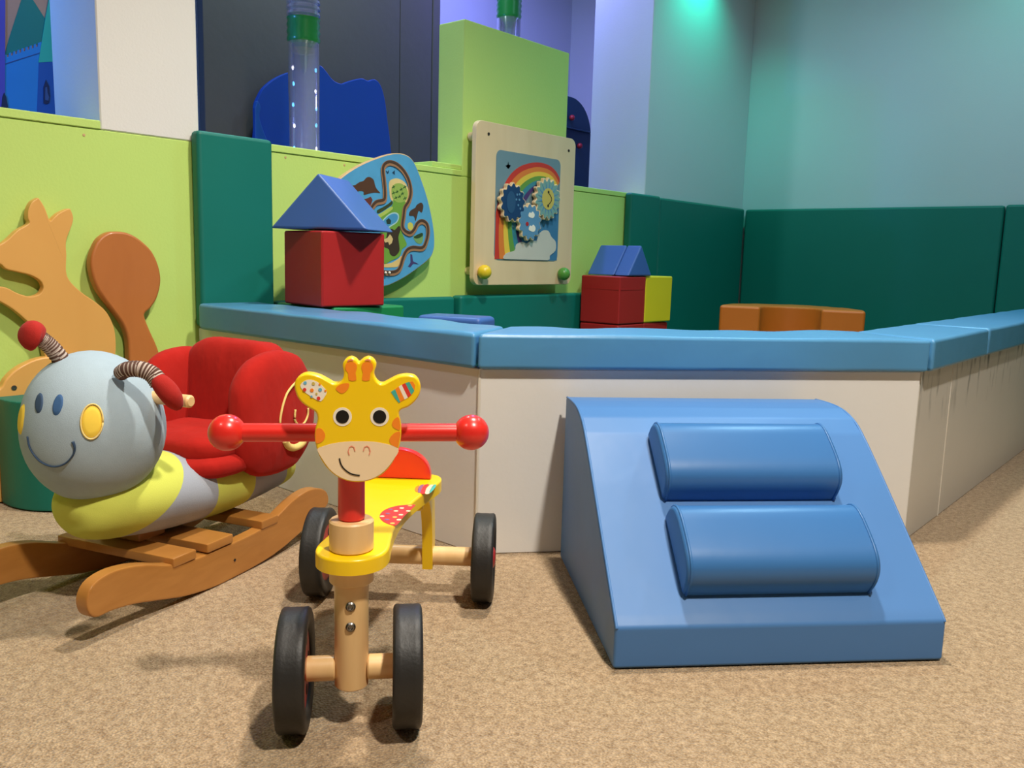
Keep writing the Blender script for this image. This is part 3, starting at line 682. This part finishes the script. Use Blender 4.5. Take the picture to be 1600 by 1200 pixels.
gp = [(350, 560), (385, 500), (420, 462), (478, 448), (490, 410), (484, 300), (473, 200), (488, 150), (530, 130), (590, 150), (650, 210), (690, 290), (705, 380), (688, 455), (655, 510), (645, 580), (635, 660), (655, 702), (700, 722), (735, 690), (760, 640), (800, 620), (840, 650), (848, 720), (830, 800), (800, 845), (720, 842), (670, 868), (640, 930), (618, 1000), (590, 1038), (540, 1050), (470, 1046)]
gpp = smooth_loop(mp(gp, L0+.0022), 4, False)
link('groove', bm_ribbon(gpp, (1, 0, 0), .0175, .0008), mat('groove_tan', srgb(158, 116, 82), .6, .1, 30), mb_)
link('groove_slot', bm_ribbon([p+V((.0006, -.001, .0035)) for p in gpp], (1, 0, 0), .0085, .0006), mat('groove_dark', srgb(72, 50, 36), .7, .1, 30), mb_)
for x in (494, 526):
    link('bead', bm_ball(mp([(x, 1046)], .009)[0], .0045, 12), M['white'], mb_, smooth=True)

# ------------------------------------------------------------------ squirrel seat on the wall
SX = WX+.034
def sq(pts, X=SX): return [hx(x, y, X) for x, y in zoomed(pts, 0, 280, 4.706)]
body = [(-160, 560), (-120, 520), (0, 480), (60, 440), (130, 375), (212, 325), (205, 285), (207, 230), (232, 172), (272, 142), (290, 142), (330, 205), (352, 262), (372, 306), (398, 280), (440, 245), (508, 216), (530, 240), (542, 290), (528, 350), (500, 420), (488, 480), (492, 560), (490, 680), (520, 752), (600, 830), (700, 900), (780, 970), (830, 1060), (852, 1160), (850, 1300), (800, 1500), (640, 1620), (360, 1600),
        (330, 1300), (290, 1140), (200, 1045), (100, 960), (0, 900), (-60, 880), (-70, 810), (0, 790), (60, 802), (130, 838), (220, 862), (290, 845), (318, 800), (300, 750), (230, 708), (130, 682), (50, 662), (0, 622), (-90, 600)]
sqr = thing('wooden_squirrel', (SX, .95, .1), 'light wooden squirrel cut-out with brown tail mounted on the lime wall', 'wall decoration')
link('body', bm_plate(smooth_loop(sq(body), 4), (1, 0, 0), .022, .0035, 2), M['sqwood'], sqr, auto=35)
tail = [(880, 385), (800, 392), (730, 440), (688, 520), (668, 610), (682, 710), (720, 810), (780, 900), (850, 990), (910, 1080), (942, 1180), (950, 1300), (960, 1500), (1000, 1600), (1180, 1600), (1210, 1450), (1180, 1300), (1150, 1210), (1105, 1110), (1070, 1020), (1072, 985), (1115, 945), (1162, 865), (1186, 750), (1170, 640), (1120, 530), (1040, 450), (960, 402)]
link('tail', bm_plate(smooth_loop(sq(tail, SX+.004), 4), (1, 0, 0), .024, .007, 3), M['tailwood'], sqr, auto=35)
for yy, zz in ((.86, .5), (.95, .3), (1.02, .55)):
    link('spacer', bm_rod((WX+.001, yy, zz), (SX-.02, yy, zz), .012, 12, .001), M['sqwood'], sqr)
# seat board and half drum
HX2 = WX+.062
hb = [(-420, 1068), (-420, 600), (-300, 420), (-120, 330), (0, 288), (38, 228), (100, 165), (190, 112), (290, 80), (400, 84), (540, 140), (640, 260), (680, 420), (690, 1100)]
P = [hx(x, y, HX2) for x, y in zoomed(hb, 0, 540, 4.286)]
P[0].z = .002; P[-1].z = .002
st = thing('squirrel_bench', (WX+.06, .8, 0), 'rounded wooden bench back with dark green half-drum seat below the squirrel', 'bench')
Q = [P[0]]+smooth_loop(P[1:-1], 4, False)+[P[-1]]
link('back_board', bm_plate(Q, (1, 0, 0), .024, .005, 3), M['sqwood'], st, auto=35)
p = hx(22, 606, HX2)
link('screw', bm_lathe([(.006, -.001), (.006, .0012), (.003, .0016), (0, .001)], p, (1, 0, 0), 14), M['steel'], st)
link('fixing_batten', bm_box((WX+.001, .62, .05), (HX2-.024, .98, .1)), M['sqwood'], st)
poly = [V((HX2+.002, .845-.165, 0))]+[V((HX2+.002+.03+.165*math.sin(math.pi*k/24), .845-.165*math.cos(math.pi*k/24), 0)) for k in range(25)]+[V((HX2+.002, .845+.165, 0))]
link('half_drum', bm_prism(poly, .002, .252, .006, 2), M['teal'], st, auto=40)

# ------------------------------------------------------------------ snail rocker
K0 = V((-1.35, .80, 0)); th = math.radians(108.5); gB = V((math.cos(th), math.sin(th), 0)); cN = V((math.sin(th), -math.cos(th), 0))
def sn_(s, o, z): return K0+gB*s+cN*o+UP*z       # s: towards the tail, o: towards the near runner, z: up
def on_side(x, y, off): return hit(x, y, K0+cN*off, cN)
MO = -.13
snail = thing('snail_rocker', sn_(0, MO, 0), 'plush snail rocker with blue-grey head and red shell seat on wooden runners', 'rocking toy')
top = [(-.313, .078), (-.300, .098), (-.271, .106), (-.235, .104), (-.196, .095), (-.15, .079), (-.105, .070), (-.02, .068), (.07, .070), (.11, .076), (.141, .085), (.179, .100), (.215, .108), (.25, .110), (.285, .102), (.305, .088)]
bot = [(.310, .067), (.295, .055), (.25, .040), (.20, .024), (.14, .010), (.08, .003), (.0, .0005), (-.05, .0015), (-.115, .010), (-.17, .024), (-.225, .038), (-.27, .044), (-.294, .044), (-.309, .055)]
for off in (0, -.24):
    P = smooth_loop([sn_(s, off, z) for s, z in top+bot], 3)
    link('runner', bm_plate(P, cN, .022, .004, 2), M['rockwood'], snail, auto=35)
for s0, s1 in ((-.142, -.088), (-.062, .005), (.085, .135)):
    link('slat', bm_box((s0, -.266, .070), (s1, .002, .087), .003, 2, (K0, gB, cN, UP)), M['rockwood'], snail, auto=40)
link('support_block', bm_box((-.11, -.2, .088), (-.05, -.105, .118), .003, 2, (K0, gB, cN, UP)), M['rockwood'], snail)
link('support_block', bm_box((.085, -.2, .088), (.13, -.105, .12), .003, 2, (K0, gB, cN, UP)), M['rockwood'], snail)
p = on_side(367, 875, .0005)
link('screw', bm_lathe([(.0025, -.001), (.0025, .0008), (0, .0006)], p, cN, 8), M['dark'], snail)
# body
ctrl = [(-.232, .166, .010), (-.226, .167, .030), (-.208, .168, .047), (-.175, .171, .059), (-.13, .172, .067), (-.075, .168, .071), (-.02, .163, .071), (.03, .159, .070), (.09, .156, .068), (.15, .152, .064), (.21, .147, .057), (.27, .140, .047), (.31, .137, .034), (.33, .136, .012)]
cc_ = smooth_loop([(a, b_, r) for a, b_, r in ctrl], 6, False)
path = [sn_(p.x, MO, p.y) for p in cc_]; rad = [max(p.z, .006) for p in cc_]
b = bm_loft(path, rad, 48, 1.3, cN)
b.normal_update()
for v in b.verts: v.co += v.normal*.003*noise.noise(v.co*14)
def striped():
    m = plush('plush_striped', srgb(206, 214, 92)); nt = m.node_tree; N = nt.nodes; L = nt.links
    tc = [n for n in N if n.type == 'TEX_COORD'][0]
    def math_(op, a, b_):
        n = N.new('ShaderNodeMath'); n.operation = op
        for q, w in enumerate((a, b_)):
            if isinstance(w, float): n.inputs[q].default_value = w
            else: L.new(w, n.inputs[q])
        return n.outputs[0]
    sx = N.new('ShaderNodeSeparateXYZ'); L.new(tc.outputs['Object'], sx.inputs[0])
    v = math_('ADD', math_('MULTIPLY', sx.outputs[0], gB.x), math_('MULTIPLY', sx.outputs[1], gB.y))
    v1 = math_('SUBTRACT', v, math_('MULTIPLY', math_('SUBTRACT', sx.outputs[2], .17), 1.1))
    a = math_('GREATER_THAN', v1, -.095); b1 = math_('LESS_THAN', v, .015); c = math_('MULTIPLY', math_('GREATER_THAN', v, .125), math_('LESS_THAN', v, .25))
    g_ = math_('MAXIMUM', math_('MULTIPLY', a, b1), c)
    mx = N.new('ShaderNodeMix'); mx.data_type = 'RGBA'; mx.inputs['A'].default_value = srgb(206, 212, 96); mx.inputs['B'].default_value = srgb(164, 170, 182)
    L.new(g_, mx.inputs['Factor']); L.new(mx.outputs['Result'], N['Principled BSDF'].inputs['Base Color']); return m
bodyo = link('body', b, striped(), snail, smooth=True)
# head
HC = sn_(-.172, MO, .304); HR = .121
hv = V((HC.x, HC.y, 0)).normalized(); hs = V((hv.y, -hv.x, 0)); HA = (.1105, .114, .1245)   # half sizes across, front to back, up
b = bm_ball(HC, 1, 64, HA, (hs, hv, UP)); b.normal_update()
for v in b.verts: v.co += v.normal*(.004*noise.noise(v.co*9+V((3, 1, 0))))
head = link('head', b, M['plush_grey'], snail, smooth=True)
def on_head(x, y, lift=.003):
    d = ray(x, y); sq_ = lambda w: V((w.dot(hs)/HA[0], w.dot(hv)/HA[1], w.z/HA[2]))
    dd, oo = sq_(d), sq_(EYE-HC); a_ = dd.dot(dd); b_ = dd.dot(oo); c_ = oo.dot(oo)-1; q = b_*b_-a_*c_
    t = (-b_-math.sqrt(max(q, 0)))/a_; w = EYE+d*t-HC
    if q < 0: k = sq_(w).length; w = w/k
    n = (hs*(w.dot(hs)/HA[0]**2)+hv*(w.dot(hv)/HA[1]**2)+UP*(w.z/HA[2]**2)).normalized(); p = HC+w
    return p+n*(lift+.004*noise.noise(p*9+V((3, 1, 0)))), n
def head_patch(name, cx, cy, rx, ry, rot, m, ringm=None):
    b = bmesh.new(); rings = []; N = 28
    for q in range(0, 6):
        f = q/5; R2 = []
        for k in range(N):
            a = 2*math.pi*k/N; u, w = math.cos(a)*rx*f, math.sin(a)*ry*f
            x, y = cx+u*math.cos(rot)-w*math.sin(rot), cy+u*math.sin(rot)+w*math.cos(rot)
            pp_, n = on_head(x, y, .0016 if q < 5 else -.001); R2.append(pp_)
            if q == 0: break
        rings.append([b.verts.new(z) for z in R2])
    for A_, B_ in zip(rings, rings[1:]):
        for k in range(N):
            q = list(dict.fromkeys([A_[k % len(A_)], A_[(k+1) % len(A_)], B_[(k+1) % N], B_[k]]))
            if len(q) > 2: b.faces.new(q)
    o = link(name, b, m, head, smooth=True)
    if ringm:
        pth = []
        for k in range(N+1):
            a = 2*math.pi*k/N; u, w = math.cos(a)*rx, math.sin(a)*ry
            pth.append(on_head(cx+u*math.cos(rot)-w*math.sin(rot), cy+u*math.sin(rot)+w*math.cos(rot), .0015)[0])
        link('stitched_edge', bm_loft(pth, [.0013]*len(pth), 6), ringm, head, smooth=True)
    return o
head_patch('eye', 62, 630, 6.5, 17, .14, M['emb_dark'])
head_patch('eye', 91, 633, 8, 18, .26, M['emb_blue'])
head_patch('cheek', 143.5, 659, 17, 27, .08, M['emb_yellow'], M['emb_cream'])
# far cheek wraps around the silhouette
b = bmesh.new(); c0_, n0 = on_head(31, 655, 0); u1 = n0.cross(UP).normalized(); u2 = u1.cross(n0); N = 20
def push(p):
    w = p-HC; q = V((w.dot(hs)/HA[0], w.dot(hv)/HA[1], w.z/HA[2])).length; return w/q
rings = []
for q in range(5):
    ring = []
    for k in range(N if q else 1):
        a = 2*math.pi*k/N; w = push(c0_+u1*math.cos(a)*.016*q/4+u2*math.sin(a)*.027*q/4); p = HC+w
        ring.append(b.verts.new(p+w.normalized()*((.002 if q < 4 else -.001)+.004*noise.noise(p*9+V((3, 1, 0))))))
    rings.append(ring)
for A_, B_ in zip(rings, rings[1:]):
    for k in range(N): b.faces.new(list(dict.fromkeys([A_[k % len(A_)], A_[(k+1) % len(A_)], B_[(k+1) % N], B_[k]])))
link('cheek', b, M['emb_yellow'], head, smooth=True)
mth = [(43, 682), (46, 698), (55, 713), (68, 724), (85, 729), (102, 724), (114, 711), (117, 700), (114, 690)]
pth = smooth_loop([on_head(x, y, .0012)[0] for x, y in mth], 4, False)
link('smile', bm_loft(pth, [.0013+.004*max(0, (k/len(pth)-.7)) for k in range(len(pth))], 8), M['emb_dark'], head, smooth=True)
# feelers
def feeler(path, r0, r1, tip_path, tip_r):
    P = smooth_loop(path, 68//(len(path)-1), False); n = len(P); rad = []
    for k in range(n): rad.append((r0+(r1-r0)*k/(n-1))*(1+.05*math.cos(math.pi*k/2)))
    b = bm_loft(P, rad, 20)
    for f in b.faces:
        c = f.calc_center_median(); k = min(range(n), key=lambda i: (P[i]-c).length_squared); f.material_index = (k//2) % 2
    o = link('feeler', b, [M['knit_dark'], M['knit_light']], head, smooth=True)
    T = smooth_loop(tip_path, 6, False); m = len(T)
    rr = [max(.003, tip_r*math.sin(math.pi*(.12+.84*k/(m-1)))**.6) for k in range(m)]
    link('feeler_tip', wrinkle(bm_loft(T, rr, 20), .0015, 40), M['plush_red2'], head, smooth=True)
mid = lambda x, y, off: on_side(x, y, off)
feeler([mid(103, 572, MO-.02), mid(84, 547, MO-.025), mid(68, 532, MO-.03), mid(58, 525, MO-.032)], .0135, .0115, [mid(64, 530, MO-.03), mid(54, 525, MO-.034), mid(43, 524, MO-.036), mid(34, 524, MO-.037)], .0235)
feeler([mid(189, 583, MO+.085), mid(200, 577, MO+.105), mid(220, 577, MO+.125), mid(238, 585, MO+.14), mid(248, 597, MO+.15)], .0115, .014, [mid(243, 590, MO+.146), mid(253, 600, MO+.156), mid(264, 614, MO+.162), mid(274, 628, MO+.164), mid(281, 638, MO+.165)], .0165)
link('handle', bm_rod(HC+gB*.045-cN*.142+UP*.05, HC+gB*.045+cN*.166+UP*.05, .0105, 20, .003), M['beech'], head, auto=40)
# shell seat: two wings, back, cushion and front roll
def blob_(name, s, o, z, rs, ro, rz, e, tilt=0, seed=0):
    fr = (gB*math.cos(tilt)+UP*math.sin(tilt), cN, UP*math.cos(tilt)-gB*math.sin(tilt))
    b = bm_ball(sn_(s, o, z), 1, 48, (rs, ro, rz), fr, e); b.normal_update()
    for v in b.verts: v.co += v.normal*(.004*noise.noise(v.co*11+V((seed, 0, 0)))+.0015*noise.noise(v.co*34))
    return link(name, b, M['plush_red'], snail, smooth=True)
wing = blob_('shell_side', .162, -.028, .283, .118, .036, .122, .78, 0, 1)
blob_('shell_side', .150, -.248, .283, .112, .034, .118, .78, 0, 4)
blob_('shell_back', .185, -.138, .305, .055, .108, .118, .5, -.12, 7)
blob_('seat_cushion', .085, -.136, .236, .105, .106, .028, .6, .03, 10)
blob_('front_roll', .078, -.134, .203, .118, .118, .027, .7, 0, 13)
# cream spiral appliqued on the near shell side
def onw(x, y): 
    return on_side(x, y, .0105)
for pts, w in (([(443, 683), (438, 665), (441, 640), (448, 618), (456, 606), (464, 598)], .0042), ([(462, 640), (461, 655), (466, 663), (476, 662), (483, 650), (484, 638)], .004), ([(446, 688), (452, 697), (462, 700), (472, 696), (478, 690)], .013)):
    P = smooth_loop([onw(x, y) for x, y in pts], 5, False)
    # pull the path back onto the plush surface
    Q = []
    for p in P:
        ds = ((p-K0).dot(gB)-.162)/.118; dz = (p.z-.283)/.122
        ee = 2/.78; h = max(0, 1-abs(ds)**ee-abs(dz)**ee)**(1/ee); Q.append(sn_((p-K0).dot(gB), -.028+.036*h+.002, p.z))
    link('spiral_applique', bm_loft(Q, [w*.55]*len(Q), 8), M['emb_cream'], wing, smooth=True)

# ------------------------------------------------------------------ giraffe ride-on
S_ = V((-.8096, .6457, 0)); rear = V((-1.074, .968, 0)); tf = (S_-rear).normalized(); tr = V((-tf.y, tf.x, 0))
aS = math.radians(48.5); ax = V((math.cos(aS), math.sin(aS), 0)); fw = V((ax.y, -ax.x, 0))
WR = .0768
tk = thing('giraffe_ride_on', rear.lerp(S_, .5), 'yellow wooden giraffe ride-on with red handlebar and four black wheels', 'ride-on toy')
def wheel(c, axis, outer):
    prof = [(.05, -.0145), (.064, -.0185), (.071, -.0185), (.0752, -.0172), (.0772, -.0145), (WR-.0002, -.008), (WR, 0), (WR-.0002, .008), (.0772, .0145), (.0752, .0172), (.071, .0185), (.064, .0185), (.05, .0145)]
    w = link('tyre', bm_lathe(prof+[prof[0]], c, axis, 56, False), M['tyre'], tk, smooth=True)
    link('hub', bm_lathe([(0, -.013), (.051, -.013), (.051, .013), (0, .013)], c, axis, 40), M['hub'], w, auto=40)
    link('hub_cap', bm_lathe([(.018, 0), (.018, .017), (.012, .020), (0, .020)], c, axis*outer, 24), M['hub'], w, auto=40)
    for k in range(5):
        a = 2*math.pi*k/5; u, v_, _ = basis(axis)
        link('hub_slot', bm_rod(c+(u*math.cos(a)+v_*math.sin(a))*.035-axis*.0136, c+(u*math.cos(a)+v_*math.sin(a))*.035+axis*.0136, .007, 12, .0005), M['dark'], w)
for s in (-1, 1): wheel(S_+ax*(.0705*s)+UP*WR, ax, s)
for s in (-1, 1): wheel(rear+tr*(.145*s)+UP*WR, tr, s)
link('front_axle', bm_rod(S_-ax*.057+UP*WR, S_-ax*.020+UP*WR, .0158), M['beech'], tk, auto=40)
link('front_axle', bm_rod(S_+ax*.020+UP*WR, S_+ax*.057+UP*WR, .0158), M['beech'], tk, auto=40)
link('axle_pin', bm_rod(S_-ax*.075+UP*WR, S_+ax*.075+UP*WR, .005), M['steel'], tk)
link('rear_axle', bm_rod(rear-tr*.128+UP*WR, rear+tr*.128+UP*WR, .0165), M['beech'], tk, auto=40)
post = link('front_post', bm_rod(S_+UP*.0535, S_+UP*.192, .0215, 32), M['beech'], tk, auto=40)
for z in (.1405, .167):
    c = S_+fw*.0212+UP*z
    link('bolt', bm_lathe([(.0062, -.002), (.0062, .0012), (.0045, .003), (.0028, .003), (.0022, .0018), (0, .0018)], c, fw, 16), M['steel'], post, auto=30)
BT = .2345; BB = .2148
link('lower_collar', bm_rod(S_+UP*.192, S_+UP*BB, .0275, 36), M['beech'], tk, auto=40)
link('upper_collar', bm_rod(S_+UP*BT, S_+UP*.273, .0275, 36), M['beech'], tk, auto=40)
link('neck', bm_rod(S_+UP*.273, S_+UP*.333, .0165, 32), M['red'], tk, auto=40)
# seat board
def tl(f, r, z): return rear+tf*f+tr*r+UP*z
half = [(.459, .0), (.457, .014), (.448, .030), (.430, .042), (.405, .0455), (.37, .042), (.33, .0395), (.285, .039), (.24, .042), (.19, .050), (.15, .059), (.11, .069), (.085, .0745), (.065, .075), (.05, .070), (.04, .058), (.034, .03)]
loop = [tl(f, r, BT) for f, r in half]+[tl(.033, 0, BT)]+[tl(f, -r, BT) for f, r in half[:0:-1]]
board = link('seat_board', bm_plate(smooth_loop(loop, 3), UP, BT-BB, .0035, 3), M['yellow'], tk, auto=35)
def on_seat(pts, lift): return [hz(x, y, BT+lift) for x, y in zoomed(pts, 560, 680, 5.4545)]
def seatprint(name, pts, m, lift=.0005, sm=3):
    q = on_seat(pts, lift); return link(name, bm_plate(smooth_loop(q, sm) if sm else q, UP, .0004), m, board)
pt_ = seatprint('spotted_patch', [(180, 690), (205, 650), (260, 620), (340, 600), (420, 592), (470, 593), (485, 597), (430, 650), (380, 700), (345, 745), (315, 768), (260, 758), (205, 730)], M['redprint'])
for x, y, m in ((203, 690, 'cream'), (250, 667, 'violetprint'), (320, 645, 'cream'), (370, 620, 'cream'), (362, 677, 'cream'), (310, 697, 'sun'), (245, 718, 'violetprint'), (290, 750, 'sun'), (345, 720, 'cream'), (425, 645, 'cream'), (440, 600, 'sun'), (275, 632, 'violetprint')):
    c = on_seat([(x, y)], .0009)[0]
    link('dot', bm_plate([c+tf*math.cos(2*math.pi*k/12)*.0034+tr*math.sin(2*math.pi*k/12)*.0034 for k in range(12)], UP, .0004), M[m], board)
fan = [[(480, 470), (490, 440), (520, 425), (510, 455), (505, 485)], [(505, 485), (510, 450), (530, 425), (560, 420), (540, 450), (528, 488)], [(528, 492), (540, 455), (565, 422), (605, 418), (578, 450), (565, 497)], [(567, 497), (580, 455), (615, 422), (645, 425), (618, 455), (603, 497)], [(605, 495), (612, 465), (640, 425), (662, 420), (655, 445), (630, 475)]]
for q, m in zip(fan, ('orange', 'violetprint', 'redprint', 'cream', 'tealprint')): seatprint('fan_stripe', q, M[m], .0005, 2)
c0 = hz(650, 771, BT+.0005)
# backrest
N = 20; arc = [tl(.078, .058*math.cos(math.pi*k/N), BT+.0005+.05*math.sin(math.pi*k/N)**.8) for k in range(N+1)]
link('backrest', bm_plate(arc, tf, .016, .003, 2), M['red'], tk, auto=35)
# rear bracket: two curved side cheeks under the seat
for s in (-1, 1):
    o_ = .0475*s
    sh = [(-.018, WR-.020), (-.020, WR), (-.012, .14), (0.0, .19), (.0, BB), (.085, BB), (.082, .200), (.06, .185), (.04, .16), (.026, .125), (.019, WR), (.016, WR-.020)]
    P = smooth_loop([tl(f, o_+.009, z) for f, z in sh[:4]], 3, False)+[tl(f, o_+.009, z) for f, z in sh[4:6]]+smooth_loop([tl(f, o_+.009, z) for f, z in sh[6:]], 3, False)
    link('rear_bracket', bm_plate(P, tr, .018, .002, 2), M['yellow'], tk, auto=35)
link('seat_peg', bm_rod(tl(.12, .042, .196), tl(.12, .042, BB), .010, 20), M['yellow'], tk, auto=40)
# handlebar
HB = .3825
link('handlebar', bm_rod(S_-ax*.145+UP*HB, S_+ax*.145+UP*HB, .0112, 28), M['red'], tk, auto=40)
for s in (-1, 1): link('handle_ball', bm_ball(S_+ax*.147*s+UP*HB, .0222, 40), M['red'], tk, smooth=True)
# head plate
HF = S_+fw*.036
def hp(pts, lift=0): return [hit(x, y, HF+fw*lift, fw) for x, y in zoomed(pts, 320, 540, 3.478)]
outl = [(838, 92), (822, 76), (795, 64), (765, 76), (748, 105), (754, 140), (752, 175), (735, 198), (702, 207), (665, 188), (620, 165), (560, 152), (515, 165), (488, 200), (490, 250), (515, 300), (560, 338), (600, 362), (612, 400), (600, 450), (596, 500), (606, 560), (630, 620), (665, 670), (710, 710), (770, 737), (835, 745), (900, 735), (960, 705), (1005, 660), (1040, 600), (1060, 540), (1068, 480), (1066, 420), (1056, 378), (1064, 352), (1110, 332), (1150, 295), (1172, 250), (1170, 205), (1145, 170), (1100, 160), (1050, 168), (1005, 190), (965, 209), (937, 195), (921, 165), (922, 140), (932, 105), (915, 76), (888, 64), (860, 74)]
hd = link('head', bm_plate(smooth_loop(hp(outl), 3), fw, .018, .003, 3), M['yellow'], tk, auto=35)
link('head_mount', bm_box((-.013, -.002, .345), (.013, .019, .42), .002, 1, (S_, ax, fw, UP)), M['yellow'], tk)
def pr(name, pts, m, lift=.0005, sm=3):
    q = hp(pts, lift); return link(name, bm_plate(smooth_loop(q, sm) if sm else q, fw, .0004), M[m], hd)
pr('muzzle', [(611, 562), (640, 548), (690, 533), (760, 523), (840, 520), (920, 523), (1000, 538), (1052, 560), (1046, 590), (1034, 606), (1000, 655), (955, 698), (897, 727), (835, 736), (773, 729), (716, 703), (672, 664), (638, 615), (620, 585)], 'cream', .0005, 2)
def circ(cx, cy, r, n=28, ry=None): return [(cx+r*math.cos(2*math.pi*k/n), cy+(ry or r)*math.sin(2*math.pi*k/n)) for k in range(n)]
for x in (748, 950):
    pr('eye_white', circ(x, 387, 51), 'white', .0005, 0); pr('pupil', circ(x, 387, 36), 'black', .001, 0)
for s in (0, 1):
    fx = lambda x: 1680-x-2 if s else x
    pr('horn_patch', [(fx(a), b_) for a, b_ in ((764, 112), (770, 96), (795, 88), (820, 97), (827, 120), (819, 150), (823, 188), (783, 188), (779, 150), (765, 132))], 'orange', .0005, 2)
    link('nostril', bm_ribbon(hp([(fx(785)+9*0, 595), (fx(779), 575), (fx(786), 553), (fx(797), 546), (fx(811), 553), (fx(816), 574)], .0011), fw, .0011, .0004), M['pinkprint'], hd)
    link('horn_line', bm_ribbon(hp([(fx(777), 86), (fx(785), 79), (fx(795), 77), (fx(806), 82)], .0008), fw, .0016, .0004), M['pinkprint'], hd)
link('mouth', bm_ribbon(smooth_loop(hp([(732, 613), (738, 640), (755, 668), (785, 692), (812, 702), (842, 706)], .0012), 4, False), fw, .0016, .0004), M['black'], hd)
pr('forehead_patch', [(712, 232), (738, 211), (780, 205), (783, 225), (768, 248), (745, 260), (724, 250)], 'orange')
pr('side_patch', [(606, 455), (632, 451), (653, 480), (650, 507), (630, 526), (606, 530), (601, 495)], 'orange')
pr('side_patch', [(1052, 390), (1030, 400), (1017, 425), (1028, 447), (1060, 458), (1061, 420)], 'orange')
pr('side_patch', [(1062, 470), (1030, 476), (1003, 508), (1014, 538), (1046, 553), (1056, 520)], 'orange')
ep = pr('ear_patch', [(519, 215), (540, 193), (575, 185), (615, 200), (645, 226), (663, 252), (650, 280), (630, 303), (598, 290), (560, 265), (530, 240)], 'white', .0005, 2)
for x, y, m, r in ((545, 203, 'skyprint', 9), (590, 207, 'sun', 9), (624, 211, 'orange', 6), (542, 240, 'redprint', 10), (582, 243, 'orange', 10), (627, 240, 'skyprint', 10), (655, 246, 'orange', 6), (580, 277, 'skyprint', 6), (618, 287, 'redprint', 10), (607, 262, 'sun', 6)):
    pr('ear_dot', circ(x, y, r, 14), m, .001, 0)
strp = [([(1012, 252), (1034, 237), (1062, 306), (1054, 311), (1034, 286)], 'tealprint'), ([(1034, 237), (1054, 223), (1086, 293), (1062, 306)], 'orange'), ([(1054, 223), (1070, 213), (1104, 283), (1086, 293)], 'white'), ([(1070, 213), (1090, 204), (1122, 268), (1104, 283)], 'redprint'), ([(1090, 204), (1112, 197), (1139, 245), (1122, 268)], 'tealprint'), ([(1112, 197), (1130, 195), (1143, 215), (1139, 245)], 'orange')]
for q, m in strp: pr('ear_stripe', q, m, .0005, 0)
